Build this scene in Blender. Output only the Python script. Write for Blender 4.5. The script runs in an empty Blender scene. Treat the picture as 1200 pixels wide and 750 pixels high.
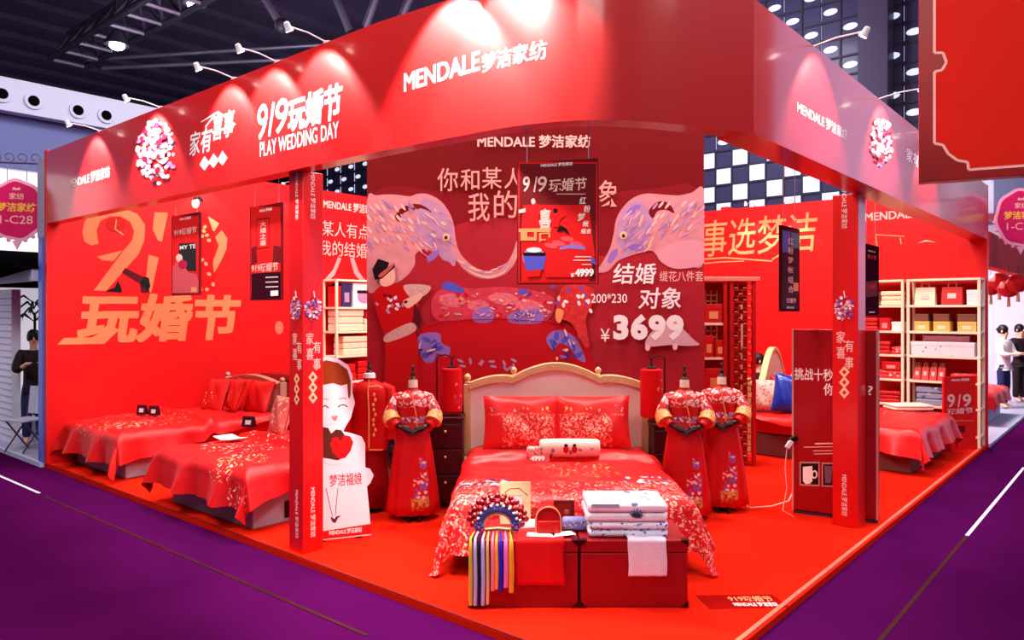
import bpy, math, random
from mathutils import Vector, Matrix
R = random.Random(7)
C = bpy.context.scene.collection
PI = math.pi
# ------------------------------------------------------------------ camera, world, light, exposure
CX, CY, F, H = 600.0, 366.0, 876.0, 2.0          # level camera 2 m above the stand floor
cam = bpy.data.objects.new('camera', bpy.data.cameras.new('camera')); C.objects.link(cam)
cam.location = (0, 0, H); cam.rotation_euler = (PI/2, 0, 0)
cam.data.sensor_width = 36; cam.data.lens = F/1200*36; cam.data.shift_y = -9/1200; cam.data.clip_end = 200
bpy.context.scene.camera = cam
vs = bpy.context.scene.view_settings
vs.view_transform = 'Standard'; vs.look = 'None'; vs.exposure = -0.07; vs.gamma = 1; vs.use_curve_mapping = False
W = bpy.data.worlds.new('hall_air'); bpy.context.scene.world = W; W.use_nodes = True
_nt = W.node_tree; _bg = _nt.nodes['Background']          # dim hall, plus an added bright lobe at the right for the header to reflect
_tc0 = _nt.nodes.new('ShaderNodeTexCoord'); _dt = _nt.nodes.new('ShaderNodeVectorMath'); _dt.operation = 'DOT_PRODUCT'
_dt.inputs[1].default_value = (0.90, 0.40, 0.17); _nt.links.new(_tc0.outputs['Generated'], _dt.inputs[0])
_mr = _nt.nodes.new('ShaderNodeMapRange'); _mr.interpolation_type = 'SMOOTHSTEP'
for _k, _v in (('From Min', 0.72), ('From Max', 0.97), ('To Min', 0.0), ('To Max', 1.0)): _mr.inputs[_k].default_value = _v
_nt.links.new(_dt.outputs['Value'], _mr.inputs['Value'])
_mx = _nt.nodes.new('ShaderNodeMix'); _mx.data_type = 'RGBA'; _mx.inputs[6].default_value = (0.085, 0.06, 0.13, 1); _mx.inputs[7].default_value = (1.0, .95, 1.6, 1)
_nt.links.new(_mr.outputs[0], _mx.inputs[0]); _nt.links.new(_mx.outputs[2], _bg.inputs[0]); _bg.inputs[1].default_value = 1.0
PX, PY = 0.85, 3.876                              # front corner of the stand; U runs along its left front, V along its right front
U = (-0.7603, 0.6497); V = (0.6497, 0.7603)
RZV = math.atan2(V[1], V[0])
def B(a, b, z=0.0): return Vector((PX + a*U[0] + b*V[0], PY + a*U[1] + b*V[1], z))
def fl(px, py, z=0.0):
    Y = (H-z)*F/(py-CY); return Vector(((px-CX)/F*Y, Y, z))
def at(px, py, Y): return Vector(((px-CX)/F*Y, Y, H-(py-CY)*Y/F))
def area(name, loc, size, energy, col=(1, 1, 1), target=None):
    l = bpy.data.lights.new(name, 'AREA'); l.shape = 'SQUARE'; l.size = size; l.energy = energy; l.color = col
    o = bpy.data.objects.new(name, l); C.objects.link(o); o.location = loc
    if target is not None: o.rotation_euler = (Vector(target)-Vector(loc)).to_track_quat('-Z', 'Y').to_euler()
    return o
WARM = (1.0, 0.93, 0.86); COOL = (0.85, 0.80, 1.0)
area('hall_fill', B(5.5, 2.5, 9), 1.2, 500, WARM)  # unseen area lights added high above the stand as overhead fill
area('hall_fill', B(2.5, 6.0, 9), 1.2, 460, WARM)
area('hall_fill', B(2.0, 2.0, 9), 1.5, 330, WARM)
area('hall_fill', B(7.0, 6.5, 9), 1.5, 300, WARM)
area('hall_fill', B(4.0, -4.5, 9), 2.5, 640, WARM, B(4, 0, 1))  # added fill from the left aisle for header and posters
area('hall_fill', B(-4.5, 4.0, 9), 2.5, 430, COOL, B(0, 4, 1))
area('hall_fill', (-1.0, -2.5, 8), 3.0, 280, WARM, (0.6, 6, 1))  # added front fill from behind the camera
area('ceiling_fill', (-6.5, 17.0, 4.6), 3.0, 420, COOL, (-7.5, 19.0, 14))  # unseen, added behind the header to lift the dark ceiling
area('key_light', (4.4, 7.6, 7.2), 0.5, 260, WARM, (0.4, 6.6, 0.5))
area('neighbour_fill', B(1.6, 13.2, 3.9), 1.5, 420, WARM)  # unseen, added to brighten the right neighbouring stand
area('hall_fill', (5.5, -1.5, 8.5), 2.5, 170, WARM, (4.2, 5.0, 4.2))  # added fill aimed at the hanging sign
area('hall_fill', B(9, 15.5, 11), 4.0, 500, COOL, B(8, 22, 6))  # added fill to lift the panels of the glass-block wall

# ------------------------------------------------------------------ materials
def lin(c): return tuple(((x/255)/12.92 if x <= 10 else (((x/255)+0.055)/1.055)**2.4) for x in c)
MATS = {}
def M(name, rgb, rough=0.6, metal=0.0, coat=0.0, emit=0.0, var=0.0, vscale=6.0, bump=0.0, bscale=80.0, alpha=1.0, trans=0.0):
    if name in MATS: return MATS[name]
    m = bpy.data.materials.new(name); m.use_nodes = True
    nt = m.node_tree; b = nt.nodes['Principled BSDF']; c = lin(rgb) + (1,)
    b.inputs['Base Color'].default_value = c
    b.inputs['Roughness'].default_value = rough; b.inputs['Metallic'].default_value = metal
    b.inputs['Coat Weight'].default_value = coat; b.inputs['Coat Roughness'].default_value = 0.12
    b.inputs['Specular IOR Level'].default_value = 0.5 if rough < 0.35 or metal else (0.3 if rough < 0.5 else (0.12 if rough < 0.85 else 0.0))
    if trans: b.inputs['Transmission Weight'].default_value = trans
    if alpha < 1: b.inputs['Alpha'].default_value = alpha
    if emit:
        b.inputs['Emission Color'].default_value = c; b.inputs['Emission Strength'].default_value = emit
    if var or bump:
        tc = nt.nodes.new('ShaderNodeTexCoord')
    if var:
        n = nt.nodes.new('ShaderNodeTexNoise'); n.inputs['Scale'].default_value = vscale; n.inputs['Detail'].default_value = 4
        nt.links.new(tc.outputs['Object'], n.inputs['Vector'])
        mx = nt.nodes.new('ShaderNodeMix'); mx.data_type = 'RGBA'
        mx.inputs[6].default_value = tuple(max(0, x*(1-var)) for x in c[:3]) + (1,)
        mx.inputs[7].default_value = tuple(min(1, x*(1+var)) for x in c[:3]) + (1,)
        nt.links.new(n.outputs[0], mx.inputs[0]); nt.links.new(mx.outputs[2], b.inputs['Base Color'])
    if bump:
        n2 = nt.nodes.new('ShaderNodeTexNoise'); n2.inputs['Scale'].default_value = bscale; n2.inputs['Detail'].default_value = 3
        nt.links.new(tc.outputs['Object'], n2.inputs['Vector'])
        bp = nt.nodes.new('ShaderNodeBump'); bp.inputs['Strength'].default_value = bump; bp.inputs['Distance'].default_value = 0.01
        nt.links.new(n2.outputs[0], bp.inputs['Height']); nt.links.new(bp.outputs[0], b.inputs['Normal'])
    MATS[name] = m; return m
def embroidered(name, base, layers, rough=0.45, bump=0.25, bscale=45.0, coat=0.0):
    """Cloth with woven-in motifs: each layer = (scale, size, (colour, colour), [(axis, lo, hi), ...] or (cx, cy, cz, radius))."""
    m = M(name, base, rough, coat=coat, bump=bump, bscale=bscale, var=0.12, vscale=9)
    nt = m.node_tree; N = nt.nodes.new; L = nt.links.new; b = nt.nodes['Principled BSDF']
    src = b.inputs['Base Color'].links[0].from_socket
    tc = N('ShaderNodeTexCoord'); sp = N('ShaderNodeSeparateXYZ'); L(tc.outputs['Object'], sp.inputs[0])
    for scale, size, c1, c2, masks in layers:
        wn = N('ShaderNodeTexNoise'); wn.inputs['Scale'].default_value = scale*0.45; L(tc.outputs['Object'], wn.inputs['Vector'])
        ad = N('ShaderNodeVectorMath'); ad.operation = 'MULTIPLY_ADD'
        ad.inputs[1].default_value = (0.12, 0.12, 0.12); L(wn.outputs[1], ad.inputs[0]); L(tc.outputs['Object'], ad.inputs[2])
        v = N('ShaderNodeTexVoronoi'); v.inputs['Scale'].default_value = scale; L(ad.outputs[0], v.inputs['Vector'])
        mr = N('ShaderNodeMapRange'); mr.inputs['From Min'].default_value = size; mr.inputs['From Max'].default_value = size*0.8
        L(v.outputs['Distance'], mr.inputs['Value']); fac = mr.outputs[0]
        items = masks if isinstance(masks, list) else []
        if not isinstance(masks, list):
            ds = N('ShaderNodeVectorMath'); ds.operation = 'DISTANCE'; ds.inputs[1].default_value = masks[:3]; L(tc.outputs['Object'], ds.inputs[0])
            k = N('ShaderNodeMapRange'); k.inputs['From Min'].default_value = masks[3]; k.inputs['From Max'].default_value = masks[3]*0.85
            L(ds.outputs['Value'], k.inputs['Value'])
            p = N('ShaderNodeMath'); p.operation = 'MULTIPLY'; L(fac, p.inputs[0]); L(k.outputs[0], p.inputs[1]); fac = p.outputs[0]
        for ax, lo, hi in items:
            for e0, e1 in ((lo, lo+0.02), (hi, hi-0.02)):
                k = N('ShaderNodeMapRange'); k.inputs['From Min'].default_value = e0; k.inputs['From Max'].default_value = e1
                L(sp.outputs['xyz'.index(ax)], k.inputs['Value'])
                p = N('ShaderNodeMath'); p.operation = 'MULTIPLY'; L(fac, p.inputs[0]); L(k.outputs[0], p.inputs[1]); fac = p.outputs[0]
        sc = N('ShaderNodeSeparateColor'); L(v.outputs['Color'], sc.inputs[0])
        cm = N('ShaderNodeMix'); cm.data_type = 'RGBA'; cm.inputs[6].default_value = lin(c1)+(1,); cm.inputs[7].default_value = lin(c2)+(1,)
        st = N('ShaderNodeMath'); st.operation = 'GREATER_THAN'; st.inputs[1].default_value = 0.5; L(sc.outputs[0], st.inputs[0]); L(st.outputs[0], cm.inputs[0])
        mx = N('ShaderNodeMix'); mx.data_type = 'RGBA'; L(fac, mx.inputs[0]); L(src, mx.inputs[6]); L(cm.outputs[2], mx.inputs[7]); src = mx.outputs[2]
    L(src, b.inputs['Base Color']); return m

RED = (214, 16, 18)
m_floor = M('purple_carpet', (68, 7, 64), 0.9, var=0.25, vscale=0.7, bump=0.2, bscale=160)
m_plat = M('red_carpet', (214, 30, 14), 0.85, var=0.06, vscale=2.0, bump=0.15, bscale=200)
m_wall = M('red_wall_film', (214, 14, 16), 0.42, var=0.05, vscale=1.2)
m_fascia = M('red_gloss_film', (202, 24, 24), 0.4, coat=0.7, var=0.05, vscale=1.0, bump=0.05, bscale=3)
m_postm = M('red_post_film', (218, 16, 14), 0.3, coat=0.3)
m_dark = M('dark_red_lacquer', (120, 6, 12), 0.35, coat=0.2)
m_maroon = M('maroon_wood', (66, 6, 14), 0.45, var=0.2)
m_white = M('white_print', (250, 236, 232), 0.5)
m_pinkw = M('pink_white_print', (246, 190, 180), 0.5)
m_gold = M('gold_print', (226, 128, 84), 0.5, var=0.06)
m_goldl = M('pale_gold_print', (236, 150, 98), 0.5)
m_goldm = M('gilt', (222, 190, 134), 0.45, metal=0.2, var=0.3, vscale=60, bump=0.5, bscale=90)
m_cream = M('cream_metal', (250, 226, 196), 0.4)
m_black = M('black_plastic', (18, 14, 16), 0.35)
m_steel = M('steel', (170, 158, 180), 0.4, metal=0.7)
m_steeld = M('dark_steel', (70, 62, 80), 0.5, metal=0.3)
m_lampw = M('white_lamp_body', (235, 228, 240), 0.3)
m_lit = M('lit_lens', (255, 246, 235), 0.4, emit=9)
m_blueprint = M('blue_print', (92, 84, 190), 0.5)
m_violet = M('violet_print', (150, 112, 190), 0.5)
m_ele = M('pale_mauve_print', (216, 142, 146), 0.55, var=0.22, vscale=7)
m_eleb = M('lilac_print', (190, 140, 176), 0.55, var=0.2, vscale=16)
m_skin = M('skin', (232, 184, 160), 0.5)
m_hair = M('black_hair', (20, 14, 16), 0.45)

# ------------------------------------------------------------------ building helpers
def obj_new(name, data=None, parent=None):
    o = bpy.data.objects.new(name, data); C.objects.link(o)
    if parent is not None:
        o.parent = parent
    return o
def thing(name, label, cat, loc=(0, 0, 0), rz=0.0, group=None, kind=None):
    o = obj_new(name); o.location = loc; o.rotation_euler = (0, 0, rz); o.empty_display_size = 0.05
    return tag(o, label, cat, group, kind)
def tag(o, label=None, cat=None, group=None, kind=None):
    for k, v in (('label', label), ('category', cat), ('group', group), ('kind', kind)):
        if v: o[k] = v
    return o
def dup(root, loc, rz=None, label=None, group=None):
    r = root.copy(); C.objects.link(r); r.location = loc
    if rz is not None: r.rotation_euler = (0, 0, rz)
    if label: r['label'] = label
    if group: r['group'] = group
    for ch in list(root.children):
        c = ch.copy(); C.objects.link(c); c.parent = r
        for g in list(ch.children):
            d = g.copy(); C.objects.link(d); d.parent = c
    return r
class MB:
    def __init__(s): s.v = []; s.f = []; s.m = []; s.mats = []
    def mi(s, mat):
        if mat not in s.mats: s.mats.append(mat)
        return s.mats.index(mat)
    def add(s, vs_, fs, mat):
        n = len(s.v); k = s.mi(mat); s.v += [tuple(v) for v in vs_]
        for f in fs: s.f.append(tuple(i+n for i in f)); s.m.append(k)
        return s
    def box(s, c, d, mat, rz=0.0, rx=0.0, ry=0.0):
        Mx = Matrix.Translation(c) @ Matrix.Rotation(rz, 4, 'Z') @ Matrix.Rotation(ry, 4, 'Y') @ Matrix.Rotation(rx, 4, 'X')
        v = [Mx @ Vector((x*d[0]/2, y*d[1]/2, z*d[2]/2)) for x in (-1, 1) for y in (-1, 1) for z in (-1, 1)]
        return s.add(v, [(0, 1, 3, 2), (4, 6, 7, 5), (0, 4, 5, 1), (2, 3, 7, 6), (0, 2, 6, 4), (1, 5, 7, 3)], mat)
    def bbox(s, a, b, mat):     # box between two corners
        a = Vector(a); b = Vector(b); return s.box((a+b)/2, [abs(x) for x in (b-a)], mat)
    def prismz(s, pts, z0, z1, mat):
        n = len(pts); v = [(x, y, z0) for x, y in pts] + [(x, y, z1) for x, y in pts]
        return s.add(v, [tuple(range(n-1, -1, -1)), tuple(range(n, 2*n))] + [(i, (i+1) % n, n+(i+1) % n, n+i) for i in range(n)], mat)
    def prismy(s, pts, y0, y1, mat):   # outline in x,z pushed along y
        n = len(pts); v = [(x, y0, z) for x, z in pts] + [(x, y1, z) for x, z in pts]
        return s.add(v, [tuple(range(n)), tuple(range(2*n-1, n-1, -1))] + [(i, n+i, n+(i+1) % n, (i+1) % n) for i in range(n)], mat)
    def tube(s, pts, r, mat, n=8, sx=1.0):
        P = [Vector(p) for p in pts]; k = len(P); rr = r if isinstance(r, (list, tuple)) else [r]*k
        v = []; prev = None
        for i, p in enumerate(P):
            t = (P[min(i+1, k-1)] - P[max(i-1, 0)]).normalized()
            if prev is None:
                up = Vector((0, 0, 1)) if abs(t.z) < 0.9 else Vector((1, 0, 0))
                a = t.cross(up).normalized()
            else: a = (prev - t*prev.dot(t)).normalized()
            prev = a; b = t.cross(a)
            for j in range(n):
                q = 2*PI*j/n; v.append(p + a*math.cos(q)*rr[i]*sx + b*math.sin(q)*rr[i])
        f = [(i*n+j, i*n+(j+1) % n, (i+1)*n+(j+1) % n, (i+1)*n+j) for i in range(k-1) for j in range(n)]
        f += [tuple(range(n-1, -1, -1)), tuple(range((k-1)*n, k*n))]
        return s.add(v, f, mat)
    def lathe(s, prof, c, mat, n=20, sx=1.0, sy=1.0, wob=None):
        v = []
        for r, z in prof:
            for j in range(n):
                q = 2*PI*j/n; k = r*(wob(q, z) if wob else 1)
                v.append((c[0]+k*math.cos(q)*sx, c[1]+k*math.sin(q)*sy, c[2]+z))
        m = len(prof)
        f = [(i*n+j, i*n+(j+1) % n, (i+1)*n+(j+1) % n, (i+1)*n+j) for i in range(m-1) for j in range(n)]
        f += [tuple(range(n-1, -1, -1)), tuple(range((m-1)*n, m*n))]
        return s.add(v, f, mat)
    def ball(s, c, r, mat, n=10, m=6, sc=(1, 1, 1)):
        prof = [(max(1e-4, math.sin(PI*i/m))*r, -math.cos(PI*i/m)*r*sc[2]) for i in range(m+1)]
        return s.lathe(prof, c, mat, n, sc[0], sc[1])
    def grid(s, fn, nu, nv, mat):
        v = [fn(i/nu, j/nv) for i in range(nu+1) for j in range(nv+1)]; w = nv+1
        return s.add(v, [(i*w+j, (i+1)*w+j, (i+1)*w+j+1, i*w+j+1) for i in range(nu) for j in range(nv)], mat)
    def build(s, name, parent=None, smooth=True, bevel=0.0, world=False, ang=40, solid=0.0, sub=0):
        me = bpy.data.meshes.new(name); me.from_pydata(s.v, [], s.f)
        for m in s.mats: me.materials.append(m)
        me.polygons.foreach_set('material_index', s.m)
        if smooth:
            me.polygons.foreach_set('use_smooth', [True]*len(s.f)); me.set_sharp_from_angle(angle=math.radians(ang))
        me.update()
        o = obj_new(name, me, parent)
        if world and parent is not None:
            p = parent; mw = Matrix.LocRotScale(p.location, p.rotation_euler, p.scale)
            if p.parent is not None:
                g = p.parent; mw = Matrix.LocRotScale(g.location, g.rotation_euler, g.scale) @ p.matrix_parent_inverse @ mw
            o.matrix_parent_inverse = mw.inverted()
        if solid:
            q = o.modifiers.new('solid', 'SOLIDIFY'); q.thickness = solid; q.offset = 0
        if bevel:
            q = o.modifiers.new('bevel', 'BEVEL'); q.width = bevel; q.segments = 2; q.limit_method = 'ANGLE'
        if sub:
            q = o.modifiers.new('sub', 'SUBSURF'); q.levels = sub; q.render_levels = sub
        return o
_tc = {}
def glyphs(txt, bold=0.0, shear=0.0, sp=1.0):
    k = (txt, bold, shear, sp)
    if k not in _tc:
        c = bpy.data.curves.new('t', 'FONT'); c.body = txt; c.offset = bold; c.shear = shear; c.resolution_u = 3; c.space_character = sp
        o = bpy.data.objects.new('t', c); C.objects.link(o); bpy.context.view_layer.update()
        me = bpy.data.meshes.new_from_object(o.evaluated_get(bpy.context.evaluated_depsgraph_get()))
        vv = [(v.co.x, v.co.y) for v in me.vertices]; ff = [tuple(p.vertices) for p in me.polygons]
        bpy.data.objects.remove(o); bpy.data.curves.remove(c); bpy.data.meshes.remove(me)
        x0 = min(v[0] for v in vv); x1 = max(v[0] for v in vv); y0 = min(v[1] for v in vv); y1 = max(v[1] for v in vv)
        _tc[k] = ([((x-x0)/(x1-x0), (y-y0)/(y1-y0)) for x, y in vv], ff)
    return _tc[k]
class Surf:
    """An upright surface over a ground polyline; s = metres along it. Prints lie a hair in front of it (front = right of travel)."""
    def __init__(s, pts):
        s.p = [(p[0], p[1]) for p in pts]; s.L = [0.0]
        for a, b in zip(s.p, s.p[1:]): s.L.append(s.L[-1]+math.hypot(b[0]-a[0], b[1]-a[1]))
    def point(s, q, z, off=0.0):
        i = 0
        while i < len(s.p)-2 and q > s.L[i+1]: i += 1
        a, b = s.p[i], s.p[i+1]; l = s.L[i+1]-s.L[i]; t = (q-s.L[i])/l
        dx, dy = (b[0]-a[0])/l, (b[1]-a[1])/l
        return Vector((a[0]+(b[0]-a[0])*t+dy*off, a[1]+(b[1]-a[1])*t-dx*off, z))
    def sz(s, px, py):
        k = (px-CX)/F; best = None
        for i, (a, b) in enumerate(zip(s.p, s.p[1:])):
            d = (b[0]-a[0]) - k*(b[1]-a[1])
            if abs(d) < 1e-9: continue
            t = (k*a[1]-a[0])/d
            if (t >= -1e-6 or i == 0) and (t <= 1+1e-6 or i == len(s.p)-2):
                Y = a[1]+(b[1]-a[1])*t; c = abs(t-0.5)
                if best is None or c < best[0]: best = (c, s.L[i]+t*(s.L[i+1]-s.L[i]), H-(py-CY)*Y/F)
        return best[1], best[2]
class Art:
    """Prints on a Surf, given as outlines; every later layer lies a little further out."""
    def __init__(s, surf, off=0.002, step=0.00012): s.s = surf; s.o = off; s.o0 = off; s.st = step; s.mb = MB(); s.parts = []; s.nm = None
    def part(s, name, label=None):      # what follows is a printed group of its own
        if s.mb.f: s.parts.append((s.nm, s.mb, s.lb))
        s.mb = MB(); s.nm = name; s.lb = label; s.o = s.o0; return s
    def shape(s, pts, mat, n=5):
        k = len(pts); out = []          # outline rounded through its points
        for i in range(k):
            a, b, c, d = (pts[(i+j-1) % k] for j in range(4))
            for t in range(n):
                t /= n; out.append(tuple(.5*(2*b[m]+(c[m]-a[m])*t+(2*a[m]-5*b[m]+4*c[m]-d[m])*t*t+(3*b[m]-a[m]-3*c[m]+d[m])*t**3) for m in (0, 1)))
        return s.poly(out, mat)
    def poly(s, pts, mat, raw=False):
        s.o += s.st; q = pts if raw else [s.s.sz(*p) for p in pts]
        q = [(min(max(a, 0.0), s.s.L[-1]), z) for a, z in q]
        s.mb.add([s.s.point(a, z, s.o) for a, z in q], [tuple(range(len(q)))], mat); return s
    def blob(s, x, y, rx, ry, mat, rot=0.0, n=12, wob=0.0):
        c, d = math.cos(rot), math.sin(rot); pts = []
        for i in range(n):
            q = 2*PI*i/n; k = 1+wob*math.sin(q*5+x); a, b = rx*k*math.cos(q), ry*k*math.sin(q); pts.append((x+a*c-b*d, y+a*d+b*c))
        return s.poly(pts, mat)
    def line(s, pts, w, mat):
        for a, b in zip(pts, pts[1:]):
            dx, dy = b[0]-a[0], b[1]-a[1]; l = math.hypot(dx, dy) or 1; nx, ny = -dy/l*w/2, dx/l*w/2
            s.o -= s.st*0.8
            s.poly([(a[0]+nx, a[1]+ny), (b[0]+nx, b[1]+ny), (b[0]-nx, b[1]-ny), (a[0]-nx, a[1]-ny)], mat)
        return s
    def text(s, txt, x0, x1, top, bot, mat, bold=0.0, shear=0.0, sp=1.0, vert=False, fat=0.0):
        """Fit the words between two picture columns at their left and right end, top and bottom given at the left end."""
        if bold and ('MEN' in txt or 'PLAY' in txt): bold, fat = 0.0, (0.0 if vert else .022 if 'MEN' in txt else .008)
        s.o += s.st; vv, ff = glyphs(txt, bold, shear, sp)
        s0, zt = s.s.sz(x0, top); _, zb = s.s.sz(x0, bot); s1, _ = s.s.sz(x1, top)
        if fat:
            for u in (-fat, 0, fat):
                for w in (-fat, 0, fat):
                    s.mb.add([s.s.point(s0+(s1-s0)*x+w*(zt-zb), zb+(zt-zb)*(y+u), s.o) for x, y in vv], ff, mat); s.o += s.st*.2
            return s
        if vert:   # turned a quarter, reading downwards
            s.mb.add([s.s.point(s0+(s1-s0)*y, zt+(zb-zt)*x, s.o) for x, y in vv], ff, mat)
        else:
            s.mb.add([s.s.point(s0+(s1-s0)*x, zb+(zt-zb)*y, s.o) for x, y in vv], ff, mat)
        return s
    def bouquet(s, x, y, rx, ry, n, mats, seed=1, size=0.16):
        r = random.Random(seed)
        for i in range(n):
            q = r.uniform(0, 2*PI); k = math.sqrt(r.random()); z = size*r.uniform(0.6, 1.3)
            s.blob(x+rx*k*math.cos(q), y+ry*k*math.sin(q), rx*z, ry*z*0.8, r.choice(mats), r.uniform(0, 3), n=7)
        return s
    def build(s, name, parent):
        for nm, mb, lb in s.parts: tag(mb.build(nm, parent, smooth=False, world=True), lb)
        return tag(s.mb.build(s.nm or name, parent, smooth=False, world=True), getattr(s, 'lb', None))
BRAND = 'MENDALE 梦洁家纺'
exec_order = None
# ------------------------------------------------------------------ setting: hall
def struct(o, label=None): return tag(o, label, None, None, 'structure')
mb = MB(); mb.bbox((-30, -12, -0.15), (45, 60, -0.05), m_floor); struct(mb.build('floor', smooth=False))
mb = MB(); mb.prismz([tuple(B(a, b)[:2]) for a, b in ((0, 0), (0, 9.8), (9.26, 9.8), (9.26, 0))], -0.05, 0, m_plat); struct(mb.build('floor_platform', smooth=False))
m_edge = M('pale_edge_strip', (220, 110, 90), 0.5)
def bar(mb, a, b, w, h, mat):
    a = Vector(a); b = Vector(b); d = b-a; mb.box((a+b)/2, (d.length, w, h), mat, rz=math.atan2(d.y, d.x))
mb = MB(); bar(mb, B(0.035, 0.0, 0.004), B(0.035, 9.8, 0.004), 0.03, 0.012, m_edge); struct(mb.build('trim_1'))
mb = MB(); bar(mb, B(0, 0.012, 0.003), B(9.26, 0.012, 0.003), 0.02, 0.01, M('dark_edge_strip', (120, 20, 20), 0.5)); struct(mb.build('trim_2'))
m_seam = M('seam_tape', (58, 12, 20), 0.6, var=0.5, vscale=3)
m_seamw = M('white_tape', (240, 226, 255), 0.4)
def seam(name, p, q, mat):
    mb = MB(); bar(mb, fl(*p, -0.05)+Vector((0, 0, 0.002)), fl(*q, -0.05)+Vector((0, 0, 0.002)), 0.03, 0.004, mat); struct(mb.build(name))
seam('trim_3', (52, 582), (430, 745), m_seam); seam('trim_4', (-60, 532), (46, 578), m_seamw)
seam('trim_5', (1030, 752), (1133, 628), m_seam); seam('trim_6', (1133, 628), (1200, 548), m_seamw)
m_ceil = M('dark_ceiling', (112, 100, 130), 0.8, var=0.3, vscale=0.6)
mb = MB(); mb.bbox((-40, -12, 14.0), (14, 62, 14.2), m_ceil)
for k in range(26):                                  # ribs of the roof deck
    y = -2+k*2.2; bar(mb, B(y, -20, 13.9), B(y, 22-y*.0, 13.9), 0.5, 0.3, m_ceil)
struct(mb.build('ceiling', smooth=False))
mb = MB(); mb.bbox((-40, 60, -0.1), (50, 60.3, 14), M('dark_hall_wall', (34, 24, 34), 0.8)); struct(mb.build('wall_back', smooth=False))
# hall wall of backlit glass blocks (parallel to the stand's right-hand wall)
HB = 22.0
m_pan = M('slate_panel', (84, 80, 118), 0.35, coat=0.4)
m_pan2 = M('light_slate_panel', (92, 82, 112), 0.45)
m_blk = M('backlit_glass', (214, 222, 250), 0.3, emit=1.1)
wp = Surf([B(34, HB), B(-4, HB)])
mb = MB()
mb.add([B(34, HB, -0.1), B(-4, HB, -0.1), B(-4, HB, 14), B(34, HB, 14), B(34, HB+.3, -0.1), B(-4, HB+.3, -0.1), B(-4, HB+.3, 14), B(34, HB+.3, 14)],
       [(0, 1, 2, 3), (5, 4, 7, 6), (0, 4, 5, 1), (3, 2, 6, 7), (0, 3, 7, 4), (1, 5, 6, 2)], m_pan)
wall_hall = struct(mb.build('wall_hall', smooth=False))
mb = MB(); mg = MB()
cw = 0.62
for i in range(-6, 54):
    q = 4 + i*cw
    for j in range(0, 21):
        z = 0.4 + j*cw
        if z < 7.5:
            if (i+j) % 2 == 0:
                mb.add([wp.point(q+.04, z+.04, .02), wp.point(q+cw-.04, z+.04, .02), wp.point(q+cw-.04, z+cw-.04, .02), wp.point(q+.04, z+cw-.04, .02)], [(0, 1, 2, 3)], m_blk)
        else:
            if (i+j) % 2 == 0:
                pts = [wp.point(q+cw/2+.23*math.cos(t*PI/5), z+cw/2+.11*math.sin(t*PI/5), .02) for t in range(10)]
                mb.add(pts, [tuple(range(10))], m_blk)
            if i % 2 == 0:
                mb.add([wp.point(q-.03, z+.08, .02), wp.point(q+.03, z+.08, .02), wp.point(q+.03, z+cw-.08, .02), wp.point(q-.03, z+cw-.08, .02)], [(0, 1, 2, 3)], m_blk)
    for k in (0, 1):                                # grid of mullions
        bar(mg, wp.point(q, 0, .03), wp.point(q, 0, .12), .05, .01, m_pan)
    mg.add([wp.point(q-.03, 0, .05), wp.point(q+.03, 0, .05), wp.point(q+.03, 14, .05), wp.point(q-.03, 14, .05)], [(0, 1, 2, 3)], m_steeld)
for j in range(0, 22):
    z = 0.4+j*cw
    mg.add([wp.point(0, z-.03, .06), wp.point(37.9, z-.03, .06), wp.point(37.9, z+.03, .06), wp.point(0, z+.03, .06)], [(0, 1, 2, 3)], m_steeld)
o = mb.build('glass_blocks', wall_hall, smooth=False); o['label'] = 'backlit white glass blocks'
mg.build('mullion_grid', wall_hall, smooth=False)
s0, _ = wp.sz(1014, 60); s1, _ = wp.sz(1048, 60)
mb = MB()
pp = [wp.point(s0, 0, .05), wp.point(s1, 0, .05), wp.point(s1, 0, .8), wp.point(s0, 0, .8)]
mb.prismz([p[:2] for p in pp], -0.05, 14, m_pan2); struct(mb.build('wall_pilaster', smooth=False))
# roof trusses
def zigzag_truss(name, p, q, width, height, n, r):
    mb = MB(); p = Vector(p); q = Vector(q); d = (q-p).normalized(); w = Vector((d.y, -d.x, 0))*width; h = Vector((0, 0, height))
    for o_ in (Vector(), w): mb.tube([p+o_, q+o_], r, m_steeld, 8)
    mb.tube([p+w/2+h, q+w/2+h], r, m_steeld, 8)
    for i in range(n+1):
        a = p+(q-p)*i/n; mb.tube([a, a+w], r*.75, m_steel, 6)
        if i < n:
            b = p+(q-p)*(i+.5)/n+w/2+h
            for o_ in (Vector(), w):
                mb.tube([a+o_, b], r*.6, m_steeld, 6); mb.tube([p+(q-p)*(i+1)/n+o_, b], r*.6, m_steeld, 6)
    return struct(mb.build(name))
zigzag_truss('roof_truss', B(24.5, 4.95, 10), B(8, 4.95, 10), -1.06, 0.9, 15, 0.09)
zigzag_truss('roof_truss', B(27, 14, 10.4), B(4, 14, 10.4), -1.1, 1.2, 14, 0.1)
mb = MB(); mb.tube([at(103, 70, 23.6), at(420, 50, 23.6)], .06, m_steel, 8); struct(mb.build('roof_pipe'))
mb = MB(); mb.tube([at(120, 80, 23.6), at(420, 66, 23.6)], .06, m_steel, 8); struct(mb.build('roof_pipe'))
for p, q in (((383, -30), (413, 44)), ((450, -30), (425, 40)), ((492, -30), (466, 30)), ((300, -20), (330, 30))):
    mb = MB(); mb.tube([at(*p, 20.0), at(*q, 20.0)], .11, m_steel, 8); mb.ball(at(*q, 20.0), .2, m_steeld); struct(mb.build('roof_strut'))
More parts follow.
